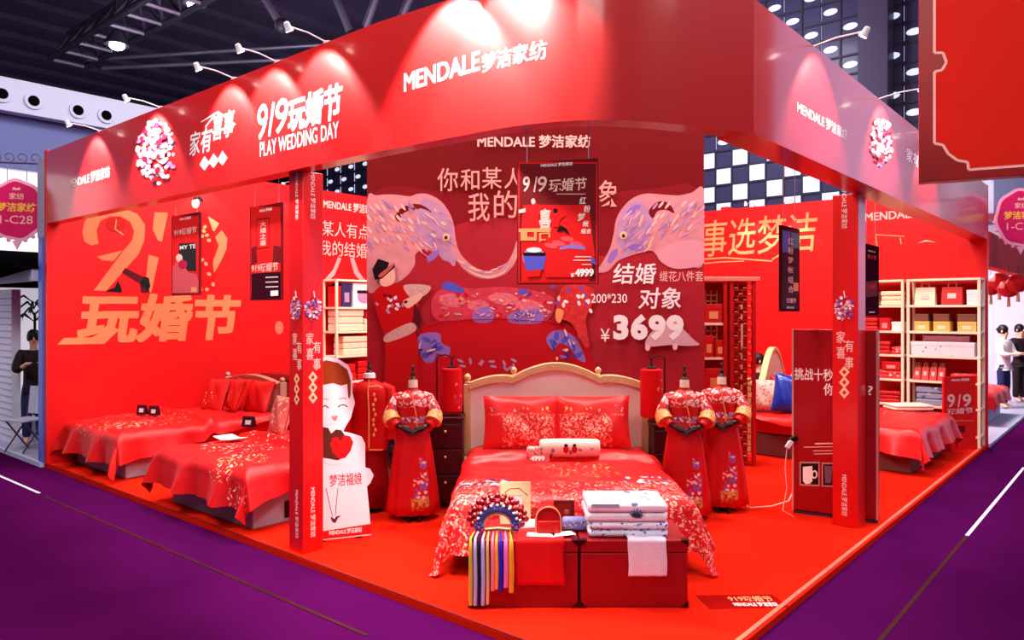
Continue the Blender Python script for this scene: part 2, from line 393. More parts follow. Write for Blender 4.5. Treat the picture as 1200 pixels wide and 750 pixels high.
# hall lamps seen under the roof
for (px, py), nm in (((228, 5), 'bright round hall lamp hanging highest, at the upper end of the roof truss'), ((137, 53), 'bright round hall lamp hanging lower, under the ladder-like roof truss')):
    p = at(px, py, 21.0); t = thing('hall_lamp', nm, 'lamp', p)
    mb = MB(); mb.lathe([(.05, .45), (.12, .4), (.3, .1), (.33, 0), (.3, 0)], (0, 0, 0), m_steeld, 16); mb.build('reflector', t)
    mb = MB(); mb.ball((0, 0, -.02), .2, M('lamp_glow', (255, 255, 255), emit=25), 12, 8, (1, 1, .6)); mb.build('bulb', t)
    mb = MB(); mb.tube([(0, 0, .4), (0, 0, 14.0-p.z)], .02, m_steeld, 6); mb.build('rod', t)

# ------------------------------------------------------------------ stand walls
def wall(name, a0, b0, a1, b1, z, th, mat):
    p, q = B(a0, b0), B(a1, b1); d = (q-p).normalized(); n = Vector((-d.y, d.x, 0))*th
    mb = MB(); mb.prismz([p[:2], q[:2], (q+n)[:2], (p+n)[:2]], 0, z, mat); return struct(mb.build(name, smooth=False))
wall_l = wall('wall_left', 9.16, 0.0, 9.16, 9.7, 4.14, 0.1, m_wall)
wall_r = wall('wall_right', 9.16, 9.7, 0.0, 9.7, 3.92, 0.1, m_wall)
WL = Surf([B(9.16, 0), B(9.16, 9.7)]); WR = Surf([B(9.5, 9.7), B(0, 9.7)])
# left wall prints: big 9 1 9 with a leaping figure and the three characters under it
def crop(pts, x0, y0, k): return [(x0+x/k, y0+y/k) for x, y in pts]
K = lambda pts: crop(pts, 60, 230, 4.167)
A = Art(WL)
A.poly(K([(232,232),(195,240),(162,222),(152,175),(162,125),(195,85),(260,62),(350,60),(420,85),(458,140),(455,215),(425,285),(268,462),(208,460),(355,262),(395,215),(405,170),(385,125),(340,98),(285,98),(240,120),(222,165),(226,205)]), m_gold)
A.poly(K([(222,295),(348,264),(302,318),(250,312)]), m_gold)
A.poly(K([(505,78),(570,80),(540,222),(520,215),(495,160)]), m_gold)
A.poly(K([(475,285),(525,300),(488,470),(455,470)]), m_gold)
A.poly(K([(715,92),(770,100),(820,132),(796,172),(755,145),(715,150)]), m_goldl)
A.poly(K([(832,165),(860,205),(855,258),(825,325),(745,455),(712,480),(705,440),(800,292),(818,240),(800,200)]), m_gold)
m_dress = M('print_dress', (196, 16, 20), 0.5); m_trous = M('print_trousers', (90, 18, 32), 0.5)
A.poly(K([(690,75),(760,85),(800,200),(790,330),(805,460),(740,470),(715,330),(700,200)]), m_dress)
for x, y in ((745,170),(760,190),(735,195),(770,215),(750,150),(755,330),(770,380),(790,430),(760,455),(735,310),(720,290)): A.blob(60+x/4.167, 230+y/4.167, 2.6, 2, m_goldl, x)
A.blob(229, 238, 4.6, 6.2, M('print_face', (240, 190, 170), .5)); A.poly(K([(685,20),(700,2),(730,0),(745,25),(735,30),(720,14),(700,16)]), m_black)
A.poly(K([(360,350),(445,392),(470,395),(480,470),(440,470),(432,425),(345,372)]), m_trous)
A.poly(K([(432,425),(450,395),(476,398),(484,440),(470,465)]), m_black); A.poly(K([(262,465),(310,445),(325,415),(340,440),(345,470)]), m_black)
A.line(K([(310,120),(320,155),(350,190)]), 1, m_goldl); A.blob(136, 263, 12, 9, M('print_clock', (190, 30, 24), .5)); A.line(K([(318,115),(312,160),(352,190)]), 1.2, m_goldl)
A.text('玩婚节', 92, 281, 344, 402, m_gold, bold=0.01, shear=0.12, fat=.028)
A.poly([(67, 404), (75, 396), (118, 395), (134, 384), (140, 386), (122, 403)], m_gold)
for x, y, rx, ry in ((345, 388, 6, 9), (327, 384, 5, 8)): A.blob(x, y, rx, ry, M('print_pink', (226, 110, 90), .5))
# left wall behind the rack
A.text(BRAND, 379, 441, 233, 244, m_pinkw, 0.01)
A.text('某人有点', 377, 432, 258, 276, m_pinkw); A.text('我的结婚', 374, 430, 281, 299, m_pinkw)
A.poly([(396, 301), (400, 303), (392, 322), (384, 330), (379, 329), (390, 316)], m_ele); A.poly([(410, 303), (414, 301), (420, 318), (428, 329), (423, 330), (415, 321)], m_ele)
o = A.build('wall_print', wall_l); o['label'] = 'gold 9 1 9 and Chinese wedding-day lettering with a leaping figure'
A = Art(WR)
A.text('喜事选梦洁', 792, 958, 262, 303, m_goldl, 0.004, shear=0.1)
A.line([(790, 306), (850, 302), (905, 306)], 1.6, m_goldl); A.line([(800, 311), (845, 307), (872, 306)], 1.2, m_goldl); A.line([(905, 304), (918, 296), (922, 288)], 1.6, m_goldl)
A.text('MENDALE', 1014, 1074, 250, 259, m_pinkw, 0.015)
A.line([(1026, 275), (1030, 300)], 1, m_goldl); A.line([(1026, 275), (1060, 277)], 1, m_goldl); A.line([(1055, 279), (1056, 286)], 1, m_pinkw)
A.poly([(1075, 285), (1085, 281), (1097, 284), (1085, 283)], m_pinkw)
o = A.build('wall_print', wall_r); o['label'] = 'gold Chinese slogan and white brand lettering'
# ------------------------------------------------------------------ header fascia
def bez(p0, p1, p2, p3, n):
    out = []
    for i in range(n+1):
        t = i/n; u = 1-t; out.append(tuple(u**3*p0[k]+3*u*u*t*p1[k]+3*u*t*t*p2[k]+t**3*p3[k] for k in (0, 1)))
    return out
arc = bez((1.3, 0), (.5, 0), (.33, .45), (0, 1.0), 20)
ab = [(9.16, 0), (7, 0), (4.5, 0), (2.4, 0)] + arc
prof = [tuple(B(a, b)[:2]) for a, b in ab]
prof2 = [tuple(B(0, b)[:2]) for b in (1.0, 3.0, 5.0, 7.5, 9.7)]
def fascia(profile, zb, zt, th, mat):
    S = Surf(profile); mb = MB(); n = len(profile)
    zl = lambda z, q: z[0]+(z[1]-z[0])*max(0, (q-S.L[-1]+2.6)/2.6) if len(profile) > 10 else z[0]+(z[1]-z[0])*q/S.L[-1]
    v = []
    for i in range(n):
        q = S.L[i]; e = S.point(max(0, q-.001), 0); e2 = S.point(min(S.L[-1], q+.001), 0); d = (e2-e); d.normalize(); nn = Vector((-d.y, d.x))*th
        x, y = profile[i]
        v += [(x, y, zl(zb, q)), (x, y, zl(zt, q)), (x+nn.x, y+nn.y, zl(zt, q)), (x+nn.x, y+nn.y, zl(zb, q))]
    f = []
    for i in range(n-1):
        for k in range(4): f.append((i*4+k, (i+1)*4+k, (i+1)*4+(k+1) % 4, i*4+(k+1) % 4))
    f += [(0, 1, 2, 3), ((n-1)*4+3, (n-1)*4+2, (n-1)*4+1, (n-1)*4)]
    mb.add(v, f, mat); return S, mb
head = thing('header_fascia', 'tall red header fascia with rounded corner running around the top of the stand', 'sign board', B(0.3, 0.3, 3.17))
FS, mb = fascia(prof, (3.17, 3.11), (4.11, 3.95), 0.15, m_fascia); mb.build('curved_board', head, world=True, ang=30)
FR, mb = fascia(prof2, (3.11, 3.10), (3.95, 3.91), 0.24, m_fascia); mb.build('side_board', head, world=True, ang=30)
m_flw = [M('flower_white', (252, 226, 226), .5), M('flower_pink', (240, 150, 170), .5), M('flower_deep', (170, 20, 50), .5), M('flower_mauve', (196, 120, 170), .5), m_white]
A = Art(FS)
A.part('brand_name'); A.text(BRAND, 82, 129, 209, 221, m_white, 0.011)
A.part('printed_bouquet'); A.bouquet(184, 178, 22, 37, 170, m_flw, 3, 0.11)
A.part('calligraphy'); A.text('家有', 222, 249, 156, 184, m_white, 0.01, shear=.15); A.text('喜事', 249, 275, 136, 166, m_white, 0.01, shear=.15)
A.line([(236, 143), (256, 131), (276, 146)], 1.2, m_white); A.line([(241, 149), (251, 136)], 1.2, m_white)
for i in range(3): x = 240+i*10.5; y = 192-i*3; A.poly([(x, y-9), (x+6, y-1), (x, y+8), (x-6, y+1)], m_white)
A.part('date_lettering'); A.text('9', 302, 314, 124, 165, m_white, .012, .1); A.line([(321, 120), (315.5, 160)], 2.6, m_white); A.text('9', 323, 338, 118, 158, m_white, .012, .15)
A.text('玩婚节', 338, 401, 117, 155, m_white, .01, .12, fat=.02)
A.text('PLAY WEDDING DAY', 305, 397, 167, 184, m_white, .01)
A.part('large_brand_name'); A.text('MENDALE', 474, 562, 87, 107, m_white, .011); A.text('梦洁家纺', 565, 641, 64, 86, m_white, .011)
A.build('lettering', head)
A = Art(FR)
A.part('brand_name'); A.text(BRAND, 934, 992, 117, 132, m_white, 0.011)
A.part('printed_bouquet'); A.bouquet(1032, 166, 13, 28, 110, m_flw, 5, 0.13)
A.part('calligraphy'); A.text('家有喜事', 1062, 1090, 172, 188, m_white, 0.01)
A.build('lettering', head)
# ------------------------------------------------------------------ posts
def post(label, a0, b0, d, wz):
    t = thing('post', label, 'post', B(a0+d/2, b0+d/2, 0), RZV)
    mb = MB(); mb.box((0, 0, wz/2), (d, d, wz), m_postm); mb.build('shaft', t, bevel=.004)
    for face, (p, q) in enumerate(((B(a0+d, b0), B(a0, b0)), (B(a0, b0), B(a0, b0+d)))):
        yield t, face, Surf([p, q])
m_mix = [M('flower_white', 0), M('flower_pink', 0), M('flower_deep', 0), M('flower_mauve', 0), M('flower_blue', (96, 90, 190), .5)]
m_flowred = M('print_dia', (246, 190, 150), .5)
for lab, a0, b0, d, wz, cols in (('square red post at the left front with bouquet and vertical lettering', 3.45, .071, .2, 3.172, ((341, 355, 361, 204, 258, 574, 630, 390, 452), (355, 378, 361, 202, 256, 572, 630, 390, 450))),
                                 ('square red post at the right front in front of the kiosk', .18, 3.82, .23, 3.10, ((976, 1003, 361, 217, 268, 556, 604, 388, 444),))):
    for t, face, S in post(lab, a0, b0, d, wz):
        if face >= len(cols): continue
        x0, x1, yb, t0, t1, b0_, b1, yc, yd = cols[face]; xc = (x0+x1)/2; w = x1-x0
        A = Art(S)
        A.part('printed_bouquet'); A.bouquet(xc, yb, w*.42, 14, 110, m_mix, 11+face, .14)
        A.line([(xc, yb-20), (xc+1, yb-12)], 1, m_white); A.line([(xc, yb+12), (xc-3, yb+26)], .8, m_mix[2])
        A.part('upper_brand_name'); A.text(BRAND, xc-w*.12, xc+w*.14, t0, t1, m_white, .01, vert=True)
        A.part('lower_brand_name'); A.text(BRAND, xc-w*.12, xc+w*.14, b0_, b1, m_white, .01, vert=True)
        A.part('calligraphy')
        for i, ch in enumerate('家有喜事'):
            x = xc-w*.34 if i % 2 == 0 else xc+w*.02; y = yc+(0, 10, 18, 30)[i]
            A.text(ch, x, x+w*.38, y, y+14, m_pinkw, .005)
        for i in range(3): y = yd-8+i*12; A.poly([(xc, y-7), (xc+w*.23, y), (xc, y+7), (xc-w*.23, y)], m_flowred); A.poly([(xc, y-3), (xc+w*.1, y), (xc, y+3), (xc-w*.1, y)], M('print_red', (206, 30, 26), .5))
        A.build('lettering', t)
# ------------------------------------------------------------------ arm spotlights
def spotlamp(label, base, headp, aim, energy, cone=96, group='arm spotlights along the header'):
    t = thing('arm_spotlight', label, 'spotlight', base, 0, group)
    L = Vector(headp)-Vector(base); d = (Vector(aim)-Vector(headp)).normalized()
    mb = MB(); mb.box((0, 0, .02), (.05, .05, .04), m_lampw); mb.build('clamp', t)
    mb = MB(); mb.tube([(0, 0, .03), L*.5+Vector((0, 0, .03)), L], .006, m_lampw, 6); mb.build('arm', t)
    mb = MB(); mb.tube([L-d*.03, L-d*.022, L+d*.012, L+d*.04], [.013, .022, .025, .034], m_lampw, 12); mb.build('lamp_head', t)
    mb = MB(); mb.tube([L+d*.041, L+d*.043], [.028, .028], m_lit, 12); o = mb.build('lens', t)
    if energy:
        l = bpy.data.lights.new('spot_beam', 'SPOT'); l.energy = energy; l.spot_size = math.radians(cone); l.spot_blend = .35; l.shadow_soft_size = .03; l.color = (1, .93, .86)
        q = bpy.data.objects.new('spot_beam', l); C.objects.link(q); q.parent = t; q.location = L+d*.06; q.rotation_euler = d.to_track_quat('-Z', 'Y').to_euler()
    return t
def acol(px, b=0.0):   # place along the left header for a picture column
    k = (px-CX)/F; return (PX+b*V[0]-k*(PY+b*V[1]))/(-(U[0]-k*U[1]))
def bcol(px, a=0.0):
    k = (px-CX)/F; return (PX+a*U[0]-k*(PY+a*U[1]))/(-(V[0]-k*V[1]))
for px, where in ((112, 'above the far left brand lettering'), (182, 'above the printed bouquet'), (268, 'above the calligraphy with three diamonds'), (318, 'above the figure nine of the date'),
                  (376, 'above the end of the wedding-day lettering'), (527, 'above the large brand name'), (600, 'above the large brand name, nearer the rounded corner')):
    a = acol(px); z = 4.11
    spotlamp('white spotlight on the left header ' + where, B(a, .06, z), B(a, -.30, z+.06), B(a, -.0, z-.45), 170 if px < 500 else 420)
for px, where in ((957, 'nearest the rounded corner'), (1034, 'above the printed bouquet'), (1085, 'farthest back, beside the hanging red sign')):
    b = bcol(px); z = 3.93
    spotlamp('white spotlight on the right header ' + where, B(.06, b, z), B(-.34, b, z+.06), B(0, b, z-.45), 95)
# ------------------------------------------------------------------ elephant display panel behind the bed
YP = 8.6
pl_, pr_ = at(430, 366, YP).x, at(825, 366, YP).x
t = thing('display_panel', 'tall dark red panel printed with two elephants and a wedding bed behind the big bed', 'display panel', ((pl_+pr_)/2, YP, 0))
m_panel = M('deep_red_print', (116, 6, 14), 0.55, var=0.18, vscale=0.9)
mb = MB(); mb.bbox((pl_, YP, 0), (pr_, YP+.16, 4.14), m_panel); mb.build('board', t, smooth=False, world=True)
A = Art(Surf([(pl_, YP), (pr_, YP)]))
m_pr = M('print_bed_red', (196, 18, 30), 0.55); m_pr2 = M('print_bed_light', (206, 60, 76), 0.55, var=.35, vscale=14)
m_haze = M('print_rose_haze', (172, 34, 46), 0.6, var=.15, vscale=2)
# rose background patches of the picture
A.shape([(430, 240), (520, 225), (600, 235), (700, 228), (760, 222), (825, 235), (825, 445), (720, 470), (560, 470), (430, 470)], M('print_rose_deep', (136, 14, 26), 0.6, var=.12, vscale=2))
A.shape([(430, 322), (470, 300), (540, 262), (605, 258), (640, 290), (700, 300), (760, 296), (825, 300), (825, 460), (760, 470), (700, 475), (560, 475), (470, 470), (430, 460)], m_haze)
# left elephant
A.shape([(430, 236), (442, 229), (462, 228), (480, 230), (490, 227), (503, 228), (517, 236), (527, 250), (532, 264), (534, 280), (538, 294), (546, 305), (558, 314), (572, 318), (584, 316), (594, 308), (601, 296), (606, 282), (607, 297), (601, 312), (590, 322), (575, 327), (558, 325), (544, 316), (533, 304), (520, 297), (508, 295), (496, 292), (487, 298), (486, 310), (478, 322), (464, 332), (447, 337), (430, 336)], m_ele)
A.shape([(498, 232), (515, 240), (526, 254), (531, 272), (528, 292), (516, 294), (500, 287), (490, 275), (486, 262), (490, 244)], m_eleb)
A.shape([(463, 254), (470, 244), (484, 239), (496, 241), (506, 249), (494, 246), (482, 246), (472, 251), (468, 260)], m_panel)
for x, y, rx, ry, q in ((500, 252, 12, 5, .6), (506, 264, 14, 4, .1), (496, 272, 14, 4, .2), (490, 281, 14, 3.5, .25), (510, 284, 9, 5, -.4), (518, 297, 12, 4, .9), (528, 302, 11, 4, 1.1), (507, 300, 9, 4, 2.4), (480, 258, 9, 3, .3)):
    A.blob(x, y, rx, ry, m_violet if int(x) % 2 else m_eleb, q, wob=.1)
for x, y in ((520, 262), (512, 247), (497, 261), (508, 276)): A.blob(x, y, 4, 1.6, M('print_pale_gold', (236, 200, 150), .5), .5)
A.blob(523, 278, 4.2, 4.6, M('print_pale_gold', 0)); A.blob(523, 279, 2.4, 2.6, m_panel)
for i in range(26):
    x, y = 434+(i % 7)*8+R.uniform(-2, 2), 245+(i//7)*12+R.uniform(-3, 3); A.blob(x, y, 5, 1.6, m_pinkw if i % 3 else m_eleb, .9)
A.shape([(540, 310), (556, 319), (572, 323), (588, 319), (598, 310), (590, 320), (575, 326), (558, 323)], m_pinkw)
# right elephant
A.shape([(825, 224), (810, 226), (795, 229), (775, 228), (757, 227), (742, 232), (730, 243), (722, 257), (719, 274), (715, 290), (708, 304), (700, 318), (712, 318), (724, 306), (738, 300), (752, 296), (764, 294), (772, 302), (788, 311), (806, 312), (825, 306)], m_ele)
A.shape([(742, 236), (728, 250), (723, 270), (724, 288), (738, 294), (754, 286), (764, 270), (762, 248), (754, 238)], m_eleb)
A.shape([(760, 248), (768, 238), (778, 236), (786, 241), (790, 250), (780, 246), (770, 248), (765, 256)], m_panel)
for x, y, rx, ry, q in ((742, 246, 10, 4, -.6), (738, 262, 12, 4, 0), (752, 272, 12, 4, -.2), (734, 296, 12, 4, -.5), (718, 300, 10, 4, -1), (745, 290, 10, 4, .1)): A.blob(x, y, rx, ry, m_violet if int(rx) % 4 else m_eleb, q, wob=.1)
A.blob(730, 276, 4, 4.4, M('print_pale_gold', 0)); A.blob(730, 277, 2.2, 2.4, m_panel)
A.shape([(770, 300), (780, 288), (800, 282), (825, 284), (825, 308), (800, 315), (782, 312)], M('print_mauve_pale', (222, 150, 160), .55))
for i in range(20):
    x, y = 768+(i % 7)*8+R.uniform(-2, 2), 240+(i//7)*12+R.uniform(-3, 3); A.blob(x, y, 5, 1.5, m_pinkw if i % 3 else m_eleb, -.9)
# printed bed between them
A.shape([(488, 405), (492, 390), (500, 380), (520, 374), (560, 371), (600, 371), (640, 374), (665, 380), (680, 392), (690, 410), (700, 440), (700, 470), (480, 470)], m_pr)
A.shape([(512, 342), (530, 336), (555, 338), (590, 336), (632, 342), (650, 352), (640, 376), (600, 373), (560, 373), (515, 376), (505, 360)], m_pr2)
for x, y, rx, ry, q in ((530, 352, 16, 8, .1), (560, 358, 13, 6, 0), (590, 350, 18, 7, .1), (620, 358, 16, 7, .1)): A.blob(x, y, rx, ry, M('print_cushion', (230, 110, 120), .5, var=.4, vscale=30), q, wob=.06)
A.shape([(556, 364), (575, 360), (577, 376), (556, 377)], m_violet); A.shape([(600, 366), (632, 362), (634, 378), (598, 378)], m_violet)
A.shape([(517, 336), (527, 330), (545, 340), (538, 344), (525, 341)], m_blueprint); A.blob(615, 343, 9, 4, m_blueprint, .2)
A.shape([(490, 395), (500, 390), (515, 391), (518, 402), (528, 408), (524, 418), (512, 414), (508, 424), (498, 424), (491, 410)], m_violet)
for x, y in ((500, 398), (508, 402), (505, 412), (515, 408), (499, 416)): A.blob(x, y, 5, 3, m_blueprint, x, wob=.2)
A.shape([(640, 398), (648, 388), (662, 388), (674, 396), (682, 410), (686, 424), (676, 420), (668, 408), (656, 402), (648, 410)], m_violet)
for x, y in ((652, 394), (662, 398), (670, 406), (678, 416), (648, 402)): A.blob(x, y, 6, 3, m_blueprint, x, wob=.2)
for k in range(12): A.blob(565+R.uniform(-30, 40), 428+R.uniform(-8, 6), 4, 1.5, m_eleb, R.uniform(0, 3))
for k in range(70):
    x, y = R.uniform(515, 645), R.uniform(343, 371); A.blob(x, y, R.uniform(1.5, 4), R.uniform(.8, 1.8), R.choice([m_pinkw, m_pr, m_eleb, M('print_cushion', 0), m_goldl]), R.uniform(-.5, .5), n=7)
for k in range(24):
    x, y = R.uniform(602, 632), R.uniform(364, 377); A.blob(x, y, 2, 1, R.choice([m_pinkw, m_blueprint]), R.uniform(0, 3), n=6)
A.line([(500, 384), (520, 377), (560, 374.5), (600, 374.5), (640, 377), (662, 383)], 1, M('print_fold', (150, 10, 24), .5))
for cx_, sg in ((505, 1), (664, -1)):
    for k in range(18): A.blob(cx_+R.gauss(0, 9), 405+sg*0+R.gauss(0, 7)+(0 if sg > 0 else (k % 5)*2-4), R.uniform(2, 6), R.uniform(.7, 1.6), R.choice([m_violet, m_blueprint, m_pinkw, M('print_navy', (50, 46, 130), .5)]), R.uniform(.2, 1.4)*-sg, n=8)
for (x0_, x1_, y0_, y1_, q_) in ((432, 482, 236, 290, .8), (776, 823, 230, 285, -.8), (490, 532, 245, 300, .9), (734, 764, 252, 295, -.9)):
    for k in range(26): A.blob(R.uniform(x0_, x1_), R.uniform(y0_, y1_), R.uniform(4, 9), R.uniform(.5, 1.1), R.choice([m_ele, m_eleb, m_pinkw, m_violet]), q_+R.uniform(-.4, .4), n=8)
for k in range(10):
    A.blob(534+k*6.5, 303+16*math.sin(min(1, k/6)*PI/2)+(0 if k < 7 else -(k-6)*3), 5, 1.0, R.choice([m_pinkw, m_eleb]), .6-k*.12, n=8)
A.blob(523, 278, 4, 4.4, M('print_pale_gold', 0)); A.blob(523, 279, 2.2, 2.4, m_panel); A.blob(730, 276, 4, 4.4, M('print_pale_gold', 0)); A.blob(730, 277, 2.2, 2.4, m_panel)
# printed woman in a top hat
A.shape([(438, 346), (452, 333), (470, 333), (484, 340), (492, 355), (487, 366), (484, 380), (490, 400), (493, 450), (500, 470), (455, 470), (452, 400), (444, 372)], m_dress)
A.shape([(452, 318), (460, 314), (464, 322), (462, 332), (452, 336), (446, 332), (448, 322)], M('print_face', 0)); A.poly([(437, 316), (444, 303.5), (457, 308), (454, 317), (463, 310), (464, 313), (448, 327), (440, 328)], m_black)
A.shape([(445, 322), (458, 312), (462, 308), (462, 312), (448, 325)], M('print_band', (200, 90, 90), .5))
A.shape([(475, 334), (504, 335), (500, 345), (486, 350), (478, 345)], M('print_sleeve', (220, 170, 160), .5, var=.5, vscale=60)); A.shape([(474, 352), (494, 344), (494, 350), (482, 360), (476, 360)], M('print_face', 0))
A.shape([(453, 392), (482, 378), (487, 388), (455, 401)], M('print_sleeve', 0))
for k in range(18): A.blob(460+R.gauss(0, 8), 355+R.gauss(0, 6), 2.4, 1.6, R.choice([m_white, m_pinkw, m_trous, m_eleb]), R.uniform(0, 3))
A.shape([(486, 356), (494, 372), (492, 385), (486, 376)], m_trous)
# printed figure in an embroidered gown to the right of the bed
A.shape([(660, 336), (690, 336), (697, 350), (692, 360), (686, 375), (690, 404), (684, 404), (670, 380), (655, 372), (652, 362)], M('print_gown', (206, 50, 50), .5, var=.5, vscale=30))
for k in range(16): A.blob(673+R.gauss(0, 10), 352+R.gauss(0, 9), 3, 1.8, R.choice([m_white, m_pinkw, m_blueprint]), R.uniform(0, 3))
A.shape([(652, 362), (660, 365), (656, 378), (651, 374)], m_goldl)
# ghosted white gown
A.shape([(776, 378), (788, 374), (800, 386), (812, 398), (818, 404), (800, 405), (785, 404), (762, 406), (755, 404), (760, 392)], M('print_gown_white', (222, 170, 176), .5)); A.blob(758, 407, 3, 4, m_pinkw); A.blob(790, 406, 3, 4, m_pinkw)
A.text(BRAND, 560, 691, 159.5, 174, m_pinkw, .012)
for ch, x0, x1, y0, y1 in (('你', 513, 537, 198, 225), ('和', 540, 562, 199, 224), ('某', 565, 588, 197, 222), ('人', 591, 612, 198, 222), ('我', 549, 574, 227, 260), ('的', 579, 606, 224, 256), ('象', 701, 724, 212, 244)):
    A.text(ch, x0, x1, y0, y1, M('print_peach', (240, 160, 146), .5), .006)
A.text('结婚', 717, 768, 309, 333, m_white, .012, .12); A.text('缇花八件套', 772, 823, 318, 330, m_pinkw)
A.text('200*230', 692, 734, 344, 355, m_white, .004); A.text('对象', 747, 797, 337, 362, m_white, .012, .12)
A.text('¥', 703, 714, 385, 400, m_white, .004); A.text('3699', 718, 800, 368, 399, m_white, .055, sp=1.12)
A.build('print', t)

# ------------------------------------------------------------------ hanging posters
m_posred = M('poster_red', (226, 22, 24), .7); m_posdk = M('poster_dark', (112, 12, 20), .7); m_pbk = M('poster_plum', (58, 16, 30), .88)
def poster(label, S, z0, z1, border, cat='poster', back=m_posdk):
    t = thing('hanging_poster', label, cat, tuple(S.point(S.L[-1]/2, (z0+z1)/2)), 0, None)
    mb = MB(); a, b = S.point(0, 0), S.point(S.L[-1], 0); n = (S.point(0, 0, -.02)-a)
    mb.prismz([a[:2], b[:2], (b+n)[:2], (a+n)[:2]], z0, z1, border); mb.build('board', t, world=True)
    return t, Art(S, .001)
def wires(t, S, z1, tops):
    for q, top in zip((.12, .88), tops):
        p = S.point(S.L[-1]*q, z1-.01, -.01); mb = MB(); mb.tube([p, top if isinstance(top, Vector) else (p.x, p.y, top)], .003, m_steel, 5); mb.build('hanging_wire', t, world=True)
def poster_big(A):
    """The main sale poster, given in its own picture columns."""
    A.poly([(607.5, 190), (700, 190), (700, 331.5), (607.5, 331.5)], m_posred)
    A.poly([(609, 192), (698.5, 192), (698.5, 330), (609, 330)], m_posdk); A.poly([(613, 240), (690, 240), (697, 300), (690, 330), (611, 330), (611, 270)], m_posred)
    A.text(BRAND, 634, 671, 192, 196, m_white, .01)
    A.text('9', 613, 621, 207, 225, m_pinkw, .01, .1); A.line([(629, 207), (626, 225)], 1.6, m_pinkw); A.text('9', 630, 641, 207, 225, m_pinkw, .01, .1); A.text('玩婚节', 643, 688, 210, 225, m_pinkw, .012, .1)
    A.line([(652, 227.4), (686, 227.4)], .8, m_pinkw)
    for ch, x, y, k in (('红', 679, 231, 8), ('粉', 684, 241, 8), ('梦', 677, 250, 9), ('帐', 683, 259, 7), ('组合', 681, 268, 9)): A.text(ch, x, x+k+(3 if len(ch) > 1 else 0), y, y+(k if len(ch) == 1 else 6), m_white, .01, .15)
    A.poly([(608, 268), (646, 267), (645, 272), (608, 272)], m_goldl); A.text('喜', 632, 646, 245, 268, m_pinkw, .03); A.poly([(608, 246), (616, 244), (616, 249), (608, 250)], m_pinkw)
    A.poly([(610, 272), (618, 272), (618, 278), (626, 278), (626, 272), (629, 272), (629, 282), (610, 282)], m_goldl); A.text('口', 632, 645, 273, 283, m_goldl, .03)
    A.poly([(622, 240), (628, 236), (634, 246), (630, 258), (632, 267), (620, 267), (621, 252)], m_posred); A.blob(625, 236, 2.5, 3.5, m_pinkw)
    A.poly([(650, 248), (656, 250), (664, 252), (656, 258), (655, 266), (648, 266)], m_posred); A.blob(651, 247, 2.6, 3, m_black); A.poly([(652, 272), (657, 264), (664, 268), (668, 275), (660, 270)], m_black)
    A.poly([(640, 280), (655, 274), (675, 280), (690, 290), (695, 310), (690, 325), (640, 325), (632, 300)], m_posred)
    for x, y, q in ((655, 285, .2), (665, 280, .1), (676, 286, .2), (646, 288, .2)): A.blob(x, y, 8, 3, M('poster_rose', (222, 80, 90), .5), q)
    A.poly([(656, 290), (670, 286), (686, 289), (686, 293), (668, 291), (656, 293)], m_violet)
    A.blob(626, 302, 13.5, 12, m_eleb); A.poly([(613, 300), (640, 300), (637, 316), (617, 317)], m_blueprint); A.poly([(613, 296), (640, 296), (639, 300), (614, 300)], m_black); A.blob(626, 293, 9, 3, m_white); A.poly([(617, 317), (635, 316), (633, 324), (618, 325)], m_posred)
    A.poly([(690, 300), (697, 304), (699, 311), (692, 307)], m_blueprint)
    for y, x in ((301, 674), (305, 672), (310, 682)): A.line([(x, y), (693, y)], 1.3, m_pinkw)
    A.text('4999', 674, 696, 315, 324.5, m_white, .05); A.text('¥', 669, 673, 320, 325, m_white, .03)
YB = 4.6
S = Surf([at(606, 366, 4.68), at(701, 366, 4.53)])
t, A = poster('large dark red sale poster hanging from the rounded header in front of the elephants', S, at(606, 333, YB).z, at(606, 188, YB).z, m_posdk)
poster_big(A); A.build('print', t); wires(t, S, at(606, 188, YB).z, (3.3, 3.3))
